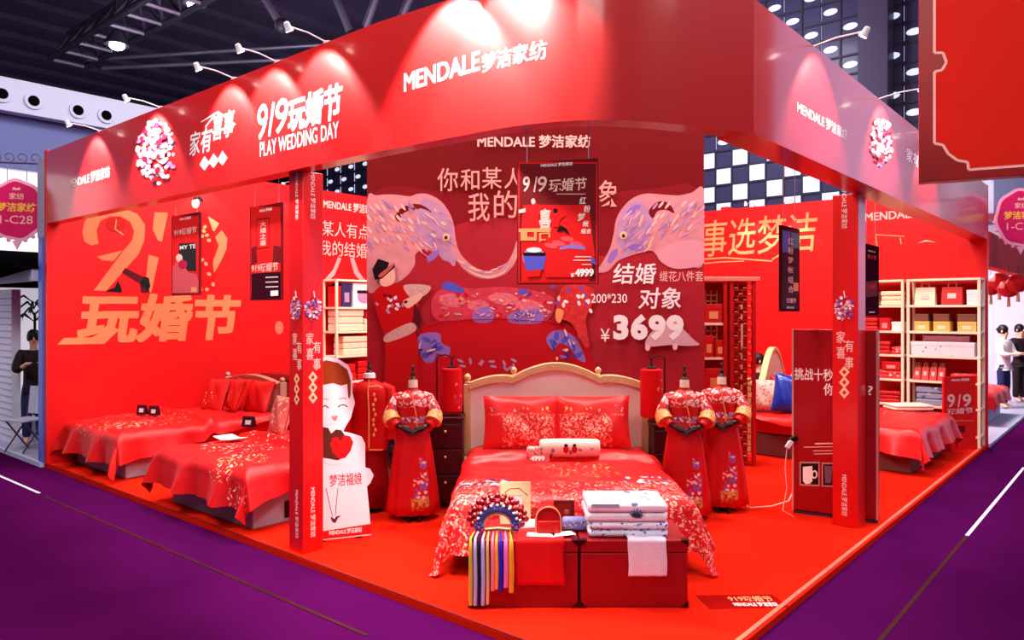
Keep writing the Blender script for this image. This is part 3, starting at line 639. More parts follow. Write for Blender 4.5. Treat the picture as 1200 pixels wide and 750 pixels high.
def poster_a(A, x0, y0, w, h, k):
    f = lambda u, v: (x0+u*w, y0+v*h)
    A.poly([f(.03, .02), f(.97, .02), f(.97, .98), f(.03, .98)], m_posred)
    A.text(BRAND, *[x0+w*.3, x0+w*.7], y0+h*.05, y0+h*.08, m_white, .01)
    if k == 0:
        A.text('919玩婚节', x0+w*.1, x0+w*.9, y0+h*.19, y0+h*.27, m_pinkw, .012, .1)
        A.poly([f(.26, .36), f(.88, .35), f(.88, .70), f(.5, .70), f(.26, .5)], m_black)
        A.text('MY TE', x0+w*.3, x0+w*.86, y0+h*.39, y0+h*.44, m_white, .011)
        A.poly([f(.05, .66), f(.25, .54), f(.45, .62), f(.6, .72), f(.9, .74), f(.97, .85), f(.95, .97), f(.05, .97)], M('poster_rose', 0)); A.blob(*f(.28, .54), w*.12, h*.05, m_pinkw)
        A.blob(*f(.4, .62), w*.16, h*.06, M('poster_crimson', (190, 10, 60), .5), .6); A.poly([f(.7, .9), f(.9, .9), f(.9, .96), f(.7, .96)], m_goldl)
    else:
        A.poly([f(.2, .15), f(.62, .13), f(.62, .45), f(.2, .47)], m_posdk); A.poly([f(.22, .16), f(.6, .145), f(.6, .44), f(.22, .455)], m_posred)
        for i, ch in enumerate('大婚之喜'): A.text(ch, x0+w*.32, x0+w*.52, y0+h*(.18+i*.065), y0+h*(.235+i*.065), m_pinkw, .01)
        A.poly([f(.05, .72), f(.97, .70), f(.97, .98), f(.05, .98)], m_pbk); A.poly([f(.05, .45), f(.2, .43), f(.24, .60), f(.05, .64)], m_posdk); A.poly([f(.75, .42), f(.97, .44), f(.97, .6), f(.72, .6)], m_posdk)
        A.text('919玩婚节', x0+w*.06, x0+w*.9, y0+h*.62, y0+h*.71, m_pinkw, .012, .1)
        for v in (.76, .81, .86): A.line([f(.5, v), f(.9, v-.005)], 1, m_white)
        A.poly([f(.66, .90), f(.9, .895), f(.9, .95), f(.66, .955)], m_white)
def aside(c, half, along, b0): return Surf([B(c+half, b0), B(c-half, b0)]) if along == 'u' else Surf([B(b0, c-half), B(b0, c+half)])
for k, (x0, x1, y0, y1, lab) in enumerate(((201, 234, 251, 346, 'narrow red poster with a bed picture hanging before the big nine on the left wall'), (293, 330, 240, 352, 'red poster with dark foot hanging beside the left post'))):
    ax = (acol(x0, .12)+acol(x1, .12))/2; hw = abs(acol(x0, .12)-acol(x1, .12))/2; S = aside(ax, hw, 'u', .12)
    xm = (x0+x1)/2; z1, z0 = S.sz(xm, y0)[1], S.sz(xm, y1)[1]
    t, A = poster(lab, S, z0, z1, m_posdk); poster_a(A, x0, y0, x1-x0, y1-y0, k); A.build('print', t); wires(t, S, z1, (3.175, 3.175))
for k, (b0, b1, a0, px, y0, y1, lab) in enumerate(((0, 0, .75, 926, 266, 365, 'dark narrow poster hanging over the blue cushion of the right bed'), (0, 0, .62, 1021.5, 287, 370, 'dark narrow poster hanging in front of the cream rack behind the right post'))):
    xa, xb = (915, 937) if k == 0 else (1013, 1030); ba, bb = bcol(xa, a0), bcol(xb, a0); S = aside((ba+bb)/2, (bb-ba)/2, 'v', a0); z1, z0 = S.sz(px, y0)[1], S.sz(px, y1)[1]
    t, A = poster(lab, S, z0, z1, m_pbk); x0, x1 = (915, 937) if k == 0 else (1013, 1030); w = x1-x0; hh = y1-y0
    sl = [(x0+w*u, y0+hh*v) for u, v in ((.05, .03), (.95, .03), (.95, .97), (.05, .97))]
    A.poly(sl, M('poster_slate', (84, 46, 62), .88) if k == 0 else m_pbk)
    if k == 0:
        A.poly([(x0+w*u, y0+hh*v) for u, v in ((.08, .04), (.5, .06), (.5, .3), (.08, .3))], m_blueprint); A.poly([(x0+w*u, y0+hh*v) for u, v in ((.55, .06), (.95, .08), (.95, .25), (.55, .25))], m_black)
        for v in range(6): A.text('红粉梦帐组合'[v], x0+w*.38, x0+w*.66, y0+hh*(.12+v*.115), y0+hh*(.2+v*.115), m_pinkw, .01)
        A.poly([(x0+w*u, y0+hh*v) for u, v in ((.66, .66), (.93, .66), (.93, .76), (.66, .76))], m_goldl); A.text('玩婚节', x0+w*.3, x0+w*.8, y0+hh*.84, y0+hh*.90, m_pinkw, .02); A.text('MENDALE', x0+w*.3, x0+w*.7, y0+hh*.94, y0+hh*.965, m_white, .011)
    else:
        A.text('MENDALE', x0+w*.25, x0+w*.75, y0+hh*.07, y0+hh*.09, m_white, .011); A.text('919', x0+w*.2, x0+w*.8, y0+hh*.13, y0+hh*.2, m_posred, .02)
        A.poly([(x0+w*u, y0+hh*v) for u, v in ((.1, .52), (.9, .5), (.9, .72), (.1, .74))], m_posdk); A.text('玩婚节', x0+w*.3, x0+w*.8, y0+hh*.55, y0+hh*.62, m_posred, .02); A.line([(x0+w*.3, y0+hh*.95), (x0+w*.7, y0+hh*.95)], 1, m_white)
    A.build('print', t)
    for q in (.2, .8):
        p = S.point(S.L[-1]*q, z1-.01, -.01); e = p+Vector((-U[0], -U[1], 0))*(a0-.236); mb = MB()
        mb.tube([p, (p.x, p.y, 3.45), (e.x, e.y, 3.45)], .004, m_steel, 5); mb.build('hanging_wire', t, world=True)
# ------------------------------------------------------------------ big hanging sign at upper right (near the aisle)
d = Vector((.888, -.459, 0)); p0 = at(1077, 366, 5.5)
p0.z = 0; S = Surf([p0, p0+d*2.2]); n = Vector((.459, .888, 0))*.12
z0 = S.sz(1077, 214)[1]; z1 = z0+2.6
t = thing('hanging_sign', 'large bright red sign with pale ornamental outline hanging over the right aisle', 'sign', tuple(S.point(1.1, z0)))
q = p0+d*2.2; mb = MB(); mb.prismz([p0[:2], q[:2], (q+n)[:2], (p0+n)[:2]], z0, z1, M('sign_deep_red', (150, 8, 14), .35)); mb.build('board', t, world=True, bevel=.004)
A = Art(S)
zt = z1-.05; s = lambda x, y: S.sz(x, y)
inner = [(1095, 62), (1105, 62), (1109, 73), (1104, 82), (1095, 84), (1095, 168), (1105, 170), (1111, 180), (1122, 188), (1134, 190), (1135, 199)]
left = [s(*p) for p in inner]; out = [(left[0][0], zt)] + left + [(2.2-.02, left[-1][1]), (2.2-.02, zt)]
A.poly(out, M('sign_red', (222, 30, 14), .6), raw=True)
m_so = M('sign_outline', (255, 190, 180), .4)
line = [(left[0][0], zt)] + left + [(2.18, left[-1][1])]
for a, b in zip(line, line[1:]):
    dx, dz = b[0]-a[0], b[1]-a[1]; l = math.hypot(dx, dz); nx, nz = -dz/l*.009, dx/l*.009
    A.o -= A.st*.7; A.poly([(a[0]+nx, a[1]+nz), (b[0]+nx, b[1]+nz), (b[0]-nx, b[1]-nz), (a[0]-nx, a[1]-nz)], m_so, raw=True)
A.build('face_print', t)
for q in (.5, 1.7):
    p = S.point(q, z1-.02, -.06); mb = MB(); mb.tube([p, (p.x, p.y, 13.95)], .008, m_steel, 6); mb.build('hanging_cable', t, world=True)
# ------------------------------------------------------------------ soft goods builders
def duvet_mesh(L, Wd, zt, oh, of, foot, mat, ridge=None, sag=0.03, flare=.22, seed=1, zmin=.02, nfold=9):
    """Duvet from the head (y = L) to past the foot (y = 0); overhang oh at the head sides, of at the foot sides."""
    r = random.Random(seed); ph = [r.uniform(0, 6) for _ in range(8)]; rad = .13; arcl = rad*PI/2
    def g(e):
        if e <= 0: return 0.0, 0.0
        if e < arcl: return rad*math.sin(e/rad), rad*(1-math.cos(e/rad))
        return rad+flare*(e-arcl), rad+(e-arcl)*.97
    mb = MB()
    def fn(i, j):
        yr = L-i*(L+foot); ov = oh+(of-oh)*min(1, i*1.1); xr = (j*2-1)*(Wd/2+ov)
        ex, ey = max(0, abs(xr)-Wd/2), max(0, -yr)
        gx, dx = g(ex); gy, dy = g(ey); sx = 1 if xr > 0 else -1
        x = sx*(min(abs(xr), Wd/2)+gx); y = max(yr, 0)-gy; d = math.hypot(dx, dy)
        if d > .05:
            k = min(1, (d-.05)*3)*.05; q = (math.sin(y*nfold+ph[0]+sx)+.5*math.sin(y*nfold*2.1+ph[1])) if dx >= dy else (math.sin(x*nfold+ph[2])+.5*math.sin(x*nfold*1.9+ph[3]))
            c = math.atan2(dy, dx+1e-6)
            if dx > .1 and dy > .1: q = math.sin(c*5+ph[4])*1.2
            x += sx*k*q*(1 if dx >= dy else .3); y -= k*q*(1 if dy > dx else .3)
        u, v = 2*x/Wd, y/L
        z = zt-d+sag*max(0, 1-min(1, abs(u))**4)*max(0, 1-abs(2*v-1)**6 if 0 <= v <= 1 else 0)
        z += .008*math.sin(x*7+ph[5]+y*3)+.007*math.sin(y*9+ph[6]-x*4)+.004*math.sin(x*19+y*23)
        if ridge is not None and d < .5: z += .06*math.exp(-((y-ridge)/.055)**2)-.022*math.exp(-((y-ridge+.12)/.04)**2)
        if z < zmin:
            ex2 = zmin-z; x += sx*ex2*.35*(dx > dy*.5); y -= ex2*.35*(dy > dx*.5); z = zmin+.01*math.sin(x*30)*math.sin(y*30)**2
        return (x, y, max(z, .006))
    mb.grid(fn, 64, 64, mat); return mb
def pillow_mesh(w, h, th, mat, flange=.0, pinch=.09, wr=.012, seed=0):
    """Cushion standing in the x,z plane, middle at the origin, face towards -y."""
    mb = MB(); n = 20; ph = R.uniform(0, 6)
    def face(s):
        def fn(i, j):
            u, v = i*2-1, j*2-1; uu, vv = u*(1-pinch*(1-v*v)*.6), v*(1-pinch*(1-u*u)*.6)
            e = 1-flange; a = max(0, 1-abs(u/e)**3) if abs(u) < e else 0; b = max(0, 1-abs(v/e)**3) if abs(v) < e else 0
            t = th/2*math.sqrt(a*b)+.004
            return (uu*w/2, s*(t+wr*math.sin(u*6+v*4+ph)*a*b), vv*h/2+.006*math.sin(u*9+ph)*(1-abs(v)))
        return fn
    mb.grid(face(-1), n, n, mat); k = len(mb.v); mb.grid(face(1), n, n, mat)
    for i in range(k, len(mb.f)): pass
    half = len(mb.f)//2; mb.f[half:] = [tuple(reversed(f)) for f in mb.f[half:]]
    return mb
def cushion(label, pos, rz, tilt, w, h, th, mat, group=None, cat='pillow', name='pillow', flange=0., roll=0.):
    t = pillow_mesh(w, h, th, mat, flange).build(name); t.location = pos; t.rotation_euler = (tilt, roll, rz)
    return tag(t, label, cat, group)
c_red, c_dk = (216, 20, 24), (190, 12, 20)
pale, pinkp, goldp, bluep = (250, 206, 190), (240, 130, 130), (232, 176, 96), (70, 70, 150)
m_duv = embroidered('bridal_duvet', (222, 26, 28), [
    (34, .46, (242, 120, 112), (250, 186, 168), (-.86, -.15, .45, .62)), (34, .46, (242, 120, 112), (250, 186, 168), (.86, -.15, .45, .62)),
    (15, .5, (60, 50, 90), (226, 206, 220), [('x', -.95, -.5), ('y', .22, .46), ('z', .3, .9)]), (15, .5, (60, 50, 90), (226, 206, 220), [('x', .45, .9), ('y', .26, .5), ('z', .3, .9)]),
    (18, .30, goldp, (236, 140, 60), (.15, .75, .6, .36)), (30, .4, (238, 90, 84), (244, 150, 140), [('x', -.5, .5), ('y', -.4, .3), ('z', .1, .7)])], rough=.35, bump=.15, bscale=30)
m_satin = embroidered('red_satin', (222, 24, 26), [], rough=.33, bump=.12, bscale=14)
m_quilt = embroidered('embroidered_red_quilt', (206, 18, 20), [(16, .28, (240, 130, 100), (232, 90, 70), (0.0, .45, .6, .75)), (20, .34, goldp, pale, (.35, .25, .55, .32))], rough=.45)
m_quilt2 = embroidered('embroidered_crimson_quilt', (208, 18, 22), [(18, .28, (240, 120, 90), pale, (-.2, .6, .6, .55)), (24, .34, goldp, pale, (.45, .1, .5, .3)), (22, .4, pale, pinkp, (.78, -.05, .3, .18))], rough=.42)
m_pil = embroidered('embroidered_pillowcase', (224, 34, 36), [(34, .52, (252, 190, 170), (244, 130, 110), [('x', -.2, .34), ('z', -.3, .06)]), (40, .5, (250, 190, 160), (240, 140, 110), [('x', -.36, .36), ('z', .05, .085)]), (22, .36, bluep, pale, [('x', -.33, -.05), ('z', .08, .17)]), (16, .2, (240, 190, 90), (240, 190, 90), [('x', .0, .3), ('z', .08, .16)])], rough=.35, bump=.15)
m_grey = M('grey_upholstery', (168, 158, 166), .8, bump=.2)
m_sheet = M('red_sheet', (206, 20, 22), .6)
def bed(label, loc, rz, L, Wd, basemat, dmat, oh, of, foot, ridge, seed, zt=.58, base=(.0, .30), mattress=m_sheet, slot=False):
    t = thing('bed', label, 'bed', loc, rz)
    mb = MB(); mb.bbox((-Wd/2, .02, base[0]), (Wd/2, L, base[1]), basemat)
    if slot: mb.bbox((Wd/2-.001, .35, .04), (Wd/2+.012, .75, .2), m_black)
    mb.build('bed_base', t, bevel=.015)
    mb = MB(); mb.bbox((-Wd/2+.01, .03, base[1]), (Wd/2-.01, L, zt-.03), mattress); mb.build('mattress', t, bevel=.05)
    duvet_mesh(L-.02, Wd, zt, oh, of, foot, dmat, ridge, seed=seed).build('duvet', t, ang=180)
    return t
# ------------------------------------------------------------------ the big bed
bx, by = .47, 5.87
t = bed('large bed with red embroidered duvet and carved gilt headboard in the middle of the stand', (bx, by, 0), 0, 2.06, 1.66, M('bed_box', (90, 10, 14), .5), m_duv, .10, .52, .50, 1.30, 3)
m_headp = M('pearl_upholstery', (250, 236, 222), .5, var=.06, vscale=3)
def hb_top(x):   # top edge of the headboard over x, metres from its middle
    a = abs(x)
    if a < .47: return 1.315+.15*math.cos(a/.47*PI/2)**.9
    return 1.235+.10*math.sin(min(1, max(0, (.98-a)/.51))*PI*.62)
xs = [i/40*.93 for i in range(-40, 41)]
HY = 2.085
mb = MB(); mb.prismy([(-.93, .3)]+[(x, hb_top(x)-.07) for x in xs]+[(.93, .3)], HY, HY+.07, m_headp); mb.build('headboard_panel', t, ang=25)
mb = MB(); mb.prismy([(x, hb_top(x)) for x in xs]+[(x, hb_top(x)-.085) for x in reversed(xs)], HY-.03, HY+.085, m_goldm); mb.build('headboard_frame', t, bevel=.008)
for sx in (-1, 1):
    mb = MB(); mb.box((sx*.945, HY+.03, .86), (.075, .1, .75), m_goldm); mb.lathe([(.02, 0), (.035, .015), (.02, .03), (.038, .06), (.036, .085), (.015, .11), (.001, .115)], (sx*.945, HY+.03, 1.235), m_goldm, 14)
    mb.tube([(sx*.945, HY+.03, .5), (sx*.965, HY-.0, .42), (sx*1.0, HY-.03, .33), (sx*.99, HY-.02, .2), (sx*.95, HY+.02, .08), (sx*.96, HY, .0)], [.036, .045, .052, .034, .026, .034], m_goldm, 10); mb.build('headboard_post', t, bevel=.006)
    mb = MB(); mb.lathe([(.02, 0), (.032, .012), (.018, .028), (.034, .055), (.033, .075), (.012, .098), (.001, .1)], (sx*.45, HY+.03, hb_top(.45)-.01), m_goldm, 14); mb.build('finial', t)
for i, (px, lab) in enumerate(((611, 'embroidered red pillow on the left side of the big bed'), (694, 'embroidered red pillow on the right side of the big bed'))):
    X = (px-CX)/F*7.72
    o = cushion(lab, (X, 7.735, .865), 0, -.30, .80, .56, .20, m_pil, 'bed pillows against the gilt headboard', flange=.06)
    if i: o.scale.x = -1
m_bol = embroidered('cream_bolster_cloth', (246, 214, 200), [(14, .35, (150, 110, 150), (206, 60, 60), [('x', -.5, .5), ('z', -.2, .02)])], rough=.5, bump=.1)
t = thing('bolster', 'cream embroidered bolster with a pair of red figures lying before the pillows', 'bolster', (at(668, 0, 7.08).x, 7.14, .705))
mb = MB(); mb.lathe([(.02, -.29), (.07, -.285), (.086, -.26), (.09, 0), (.086, .26), (.07, .285), (.02, .29)], (0, 0, 0), m_bol, 20)
mb.v = [(z, y*1.0, -x) for x, y, z in mb.v]; mb.build('roll', t)
for x in (-.04, .04):
    mb = MB(); mb.ball((x, -.085, .0), .036, M('figure_red', (206, 20, 30), .5), 12, 8, (.8, .35, 1)); mb.ball((x, -.09, .04), .018, m_hair, 8, 6, (1, .5, .8)); mb.build('appliqued_figure', t)
t = thing('price_card', 'small white price card reading 4999 beside the cream bolster', 'price card', (at(632, 0, 6.9).x, 6.93, .613))
mb = MB(); mb.box((0, 0, .035), (.19, .006, .07), M('card_red', (214, 90, 90), .5), rx=-.35); mb.build('card', t)
mb = MB(); vv, ff = glyphs('4999', .04); mb.add([(-.08+.13*x, -.018-.0 + (.06*y-.02)*.36+.004, .012+.045*y) for x, y in vv], ff, m_white); mb.build('lettering', t, smooth=False)
t = thing('patterned_case', 'small pink and white patterned case lying left of the cream bolster', 'case', (at(632, 0, 7.1).x-.02, 7.12, .62))
mb = MB(); mb.box((0, 0, .05), (.2, .1, .1), embroidered('case_cloth', (240, 170, 160), [(30, .4, (250, 230, 230), (190, 60, 80), [('x', -1, 1)])])); mb.build('case', t, bevel=.02)
mb = MB(); mb.ball((.05, -.052, .06), .018, m_black, 8, 6, (1, .3, 1)); mb.build('button_knot', t)
# ------------------------------------------------------------------ trunks at the foot of the bed
m_trunk = M('trunk_red', (150, 10, 18), .4, var=.06)
def trunk(label, x0, x1):
    w = x1-x0; t = thing('trunk', label, 'trunk', ((x0+x1)/2, 5.31, 0), 0, None)
    mb = MB(); mb.bbox((-w/2, -.25, .0), (w/2, .25, .37), m_trunk); mb.build('body', t, bevel=.008)
    mb = MB(); mb.bbox((-w/2-.003, -.253, .374), (w/2+.003, .25, .458), m_trunk); mb.build('lid', t, bevel=.008)
    for sx in (-1, 1):
        for z in (.025, .435):
            mb = MB(); mb.prismy([(sx*(w/2+.004), z-.024), (sx*(w/2+.004), z+.024), (sx*(w/2-.045), z+(.024 if z > .2 else -.024))], -.257, -.2, M('corner_metal', (60, 8, 14), .3, metal=.5)); mb.build('metal_corner', t)
    mb = MB(); mb.box((0, -.256, .375), (.06, .008, .05), M('corner_metal', 0)); mb.build('latch', t, bevel=.003)
    return t
xA, xB, xC, xD = at(549, 0, 5.06).x, at(677.5, 0, 5.06).x, at(680.5, 0, 5.06).x, at(806, 0, 5.06).x
trunk('dark red trunk at the bed foot carrying the beaded crown', xA, xB); trunk('dark red trunk at the bed foot carrying two folded white blankets', xC, xD)
ZT = .461
def drape(name, label, cat, x0, x1, yb, yf, zb, mat, thick=.006, seed=0):
    """A cloth lying on the trunk top and hanging down its front."""
    mb = MB(); L1 = yb-yf; L2 = ZT-zb; ph = R.uniform(0, 6)
    def fn(i, j):
        d = i*(L1+L2); x = x0+(x1-x0)*j
        if d < L1: return (x, yb-d, ZT+.006+.003*math.sin(x*40+d*30))
        e = d-L1; return (x+.004*math.sin(e*20+ph), yf-.008-.006*math.sin(x*35+ph)**2*min(1, e*6), ZT+.004-e)
    mb.grid(fn, 26, 16, mat); o = mb.build(name, None, ang=180, solid=thick); return tag(o, label, cat)
yf = 5.054
drape('red_cloth', 'plain red cloth hanging down the front of the left trunk', 'cloth', at(604, 0, 5.05).x, at(661, 0, 5.05).x, 5.35, yf, .155, M('cloth_red', (206, 16, 20), .6, bump=.2))
drape('white_towel', 'small white towel hanging down the front of the right trunk', 'towel', at(736, 0, 5.05).x, at(781, 0, 5.05).x, 5.12, yf, .215, M('towel_white', (232, 214, 232), .8, bump=.4, bscale=60))
m_blk1 = embroidered('white_blanket_print', (244, 238, 250), [(9, .3, (96, 110, 150), (150, 150, 190), [('x', .0, .2), ('z', .0, .9)])], rough=.7)
m_blk2 = embroidered('blue_sprig_blanket', (236, 232, 248), [(26, .34, (90, 100, 170), (150, 150, 200), [('x', -1, 1)])], rough=.7)
def folded(name, label, cat, x0, x1, y0, y1, z0, z1, mat, group=None, folds=2, lab=None):
    t = thing(name, label, cat, ((x0+x1)/2, (y0+y1)/2, z0), 0, group); w, d, h = x1-x0, y1-y0, (z1-z0)/folds
    mb = MB()
    for k in range(folds): mb.box((.004*(k % 2), -.004*(k % 2), h*(k+.5)), (w-.006*k, d, h*.97), mat)
    mb.build('folded_layers', t, bevel=min(.02, h*.42))
    return t
folded('blanket', 'folded white blanket with blue sprigs lying directly on the right trunk', 'blanket', at(690, 0, 5.09).x, at(784, 0, 5.09).x, 5.105, 5.49, ZT, ZT+.105, m_blk2, 'white folded blankets on the trunk')
t = folded('blanket', 'folded white blanket with a leaf print, on top of the blue-sprigged one', 'blanket', at(687.5, 0, 5.09).x, at(783, 0, 5.09).x, 5.10, 5.49, ZT+.106, ZT+.235, m_blk1, 'white folded blankets on the trunk')
mb = MB(); mb.box((-.15, -.2, .115), (.19, .004, .022), M('tag_grey', (176, 168, 196), .5)); mb.build('care_band', t)
for k in range(7):
    q = .35+k*.36; c_, s_ = math.cos(q), math.sin(q); l = .075-.006*abs(k-3); w_ = .011
    mb = MB(); x_, z_ = .06, .03
    mb.prismy([(x_, z_), (x_+l*.5*c_-w_*s_, z_+l*.5*s_+w_*c_), (x_+l*c_, z_+l*s_), (x_+l*.5*c_+w_*s_, z_+l*.5*s_-w_*c_)], -.2005, -.195, M('leaf_print', (112, 124, 156), .6)); mb.build('leaf_applique', t)
# beaded crown and its tassels
t = thing('bridal_crown', 'red and blue beaded phoenix crown with long coloured tassels on the left trunk', 'crown', (at(583, 0, 5.2).x, 5.2, ZT))
m_bead = M('crown_bead', (150, 6, 18), .25, coat=.5); m_fil = M('blue_filigree', (60, 70, 150), .35, metal=.3, var=.4, vscale=60)
pts = [(.125*math.cos(q), 0, .06+.115*math.sin(q)) for q in [PI*i/16 for i in range(17)]]
mb = MB(); mb.tube([(x*.82, y, z*.82) for x, y, z in pts], .012, m_goldm, 8); mb.tube([(-.1, 0, .05), (-.1, .06, .01), (0, .1, .008), (.1, .06, .01), (.1, 0, .05)], .01, m_goldm, 8); mb.build('band', t)
mb = MB(); mb.tube(pts, .03, m_fil, 8); mb.build('filigree_arch', t)
for i in range(17):
    q = PI*(i+.0)/16; rr = .165+(.022 if i % 2 else 0)
    mb = MB(); mb.ball((rr*math.cos(q)*1.02, -.01+.02*(i % 2), .07+rr*math.sin(q)*.92), .024, m_bead, 10, 7); mb.build('pompom', t)
for i in range(13):
    q = PI*(i+.5)/13; mb = MB(); mb.ball((.2*math.cos(q), .02, .075+.195*math.sin(q)*.95), .022, m_bead, 10, 7); mb.build('pompom', t)
for i in range(9):
    q = PI*(i+1)/10; mb = MB(); mb.ball((.14*math.cos(q), -.03, .07+.135*math.sin(q)), .011, M('pearl', (246, 226, 220), .2), 8, 6); mb.build('pearl', t)
for sx in (-1, 1):
    mb = MB()
    for k in range(6): mb.ball((sx*.13+.022*math.cos(k), -.02, .055+.022*math.sin(k)), .014, m_fil, 8, 6)
    mb.build('blue_flower', t)
tas = [(549, 553.5, 716, (214, 164, 60)), (554.5, 559, 712, (180, 170, 214)), (559.5, 563, 712, (30, 22, 50)), (563.5, 568, 710, (180, 166, 226)), (569.5, 573, 708, (222, 178, 110)), (575, 579.5, 692, (240, 120, 150)), (579.5, 584, 690, (240, 150, 70)), (584.5, 589, 692, (40, 30, 190)), (590, 595.5, 688, (236, 110, 190)), (596, 602, 694, (226, 150, 40))]
o0 = t.location
for i, (x0, x1, yb, col) in enumerate(tas):
    a, b = at(x0, 0, 5.03).x-o0.x, at(x1, 0, 5.03).x-o0.x; zb = max(.03, H-(yb-CY)*5.03/F)-ZT; m = M('tassel_%d' % i, col, .5, bump=.3, bscale=140)
    mb = MB(); c = (a+b)/2; w = (b-a)
    mb.tube([(c*.9, -.03, .02), (c, -.15, .012), (c, -.168, -.01), (c, -.172, -.06), (c+.003, -.172, zb*.6), (c, -.17, zb)], [.006, .008, w*.42, w*.5, w*.56, w*.5], m, 8); mb.build('tassel', t)
# small goods on the trunks
t = thing('gift_box', 'red arched gift box with pale rim standing on the left trunk', 'box', (at(642.5, 0, 5.18).x, 5.2, ZT))
mb = MB(); pr = [(-.085, 0), (-.085, .11)]+[(.085*math.cos(q), .11+.085*math.sin(q)) for q in [PI-PI*i/12 for i in range(1, 12)]]+[(.085, .11), (.085, 0)]
mb.prismy(pr, -.035, .035, M('box_red', (176, 12, 18), .4)); mb.build('box', t)
mb = MB(); mb.tube([(x, -.037, z) for x, z in pr], .005, M('rim_pale', (236, 150, 110), .4), 6); mb.build('rim', t)
mb = MB(); mb.box((0, -.045, .05), (.15, .018, .1), M('pocket_red', (210, 22, 22), .4)); mb.build('front_pocket', t, bevel=.006)
def simple(name, label, cat, loc, size, mat, bevel=.006, rz=0, rx=0, extra=None, group=None):
    mb = MB(); mb.box((0, 0, size[2]/2), size, mat)
    if extra: extra(mb)
    o = mb.build(name, bevel=bevel); o.location = loc; o.rotation_euler = (rx, 0, rz); return tag(o, label, cat, group)
simple('framed_photo', 'small dark brown frame standing behind the red arched box', 'frame', (at(661, 0, 5.42).x, 5.44, ZT), (.15, .03, .17), M('frame_brown', (110, 24, 20), .4), extra=lambda mb: (mb.box((0, -.016, .085), (.11, .004, .13), M('frame_pic', (150, 30, 26), .5)), mb.ball((.02, -.018, .09), .02, M('frame_glint', (200, 90, 70), .4), 8, 6, (1, .2, 1))))
simple('patterned_cloth', 'narrow folded blue patterned cloth between arched box and blankets', 'cloth', (at(672.5, 0, 5.3).x, 5.3, ZT), (.165, .1, .085), embroidered('blue_pattern_cloth', (140, 130, 190), [(34, .36, (60, 50, 130), (236, 226, 246), [('z', .02, .08)])], rough=.6), bevel=.02)
simple('name_card', 'small white card lying beside the red arched box', 'card', (at(617, 0, 5.3).x, 5.32, ZT), (.12, .02, .065), m_white, .002, rx=-.3)
for i, (px, r, lab) in enumerate(((634, -.12, 'white leaflet lying before the red arched box'), (660, .35, 'white leaflet fanned out at the inner edge of the left trunk'))):
    simple('leaflet', lab, 'leaflet', (at(px, 0, 5.1).x, 5.125+.02*i, ZT+.012), (.19-.03*i, .085, .004), m_white, .001, rz=r, extra=lambda mb: mb.box((.02, 0, .0045), (.1, .05, .001), M('leaf_green', (150, 196, 190), .5)), group='white leaflets on the trunk')
t = thing('embroidered_card', 'cream embroidered card standing behind the beaded crown', 'card', (at(604, 0, 5.42).x, 5.45, ZT))
mb = MB(); mb.box((0, 0, .15), (.22, .02, .3), M('card_cream', (250, 222, 170), .6), rx=-.12); mb.build('card', t)
mb = MB(); mb.tube([(-.09, -.03, .22), (-.04, -.034, .26), (.03, -.034, .262), (.09, -.03, .21)], .004, M('card_line', (150, 60, 50), .5), 6); mb.build('embroidered_arch', t)
mb = MB(); mb.box((.0, -.028, .14), (.1, .004, .15), m_white, rx=-.12); mb.build('white_window', t)
# ------------------------------------------------------------------ bedside cabinets and lantern lamps
def nightstand(label, x0, x1, y0, y1, h):
    w, d = x1-x0, y1-y0; t = thing('nightstand', label, 'nightstand', ((x0+x1)/2, (y0+y1)/2, 0))
    mb = MB(); mb.bbox((-w/2, -d/2+.015, .06), (w/2, d/2, h-.03), m_maroon); mb.build('cabinet', t, bevel=.006)
    mb = MB(); mb.bbox((-w/2-.012, -d/2, h-.03), (w/2+.012, d/2, h), m_maroon); mb.build('top', t, bevel=.006)
    for k in range(3):
        z = .09+(h-.15)/3*(k+.5); mb = MB(); mb.box((0, -d/2+.008, z), (w-.04, .02, (h-.15)/3-.02), m_maroon); dr = mb.build('drawer', t, bevel=.004)
        mb = MB(); mb.ball((0, -d/2-.014, z+.05), .014, m_goldm, 10, 6); mb.build('knob', dr)
    for sx in (-1, 1):
        for sy in (-1, 1): mb = MB(); mb.lathe([(.02, 0), (.028, .06)], (sx*(w/2-.04), sy*(d/2-.04), 0), m_maroon, 10); mb.build('foot', t)
    return t
def lantern(label, pole, cx_, y, ztop, zbot, zbase, r, seed):
    t = thing('lantern_lamp', label, 'lamp', (pole, y, zbase))
    mb = MB(); mb.lathe([(.07, 0), (.07, .012), (.012, .02), (.008, .03)], (0, 0, 0), m_black, 16); mb.build('foot_plate', t)
    zt = ztop+.13-zbase; dx = cx_-pole
    mb = MB(); mb.tube([(0, 0, .02), (0, 0, zt-.02), (dx*.15, 0, zt+.0), (dx*.6, 0, zt+.005), (dx*.95, 0, zt-.02), (dx, 0, zt-.045)], .007, m_black, 8)
    mb.tube([(dx, 0, zt-.045), (dx*1.12, 0, zt-.02), (dx*1.25, 0, zt+.0)], .006, m_black, 6); mb.build('hook_stand', t)
    m = embroidered('lantern_cloth_%d' % seed, (206, 12, 16), [(20, .36, pinkp, (170, 60, 110), [('x', dx+.03, dx+.2), ('z', zbot-zbase, ztop-zbase-.08)])], rough=.5, bump=.05)
    z0, z1 = zbot-zbase, ztop-zbase
    mb = MB(); mb.lathe([(r*.8, z0), (r*.98, z0+.012), (r, z0+.04), (r, z1-.04), (r*.97, z1-.012), (r*.75, z1)], (dx, 0, 0), m, 24); mb.build('shade', t)
    mb = MB(); mb.lathe([(r*.5, z1), (r*.5, z1+.012), (.012, z1+.03), (.006, zt-.04)], (dx, 0, 0), m_black, 14); mb.build('cap', t)
    return t
YN = 7.78
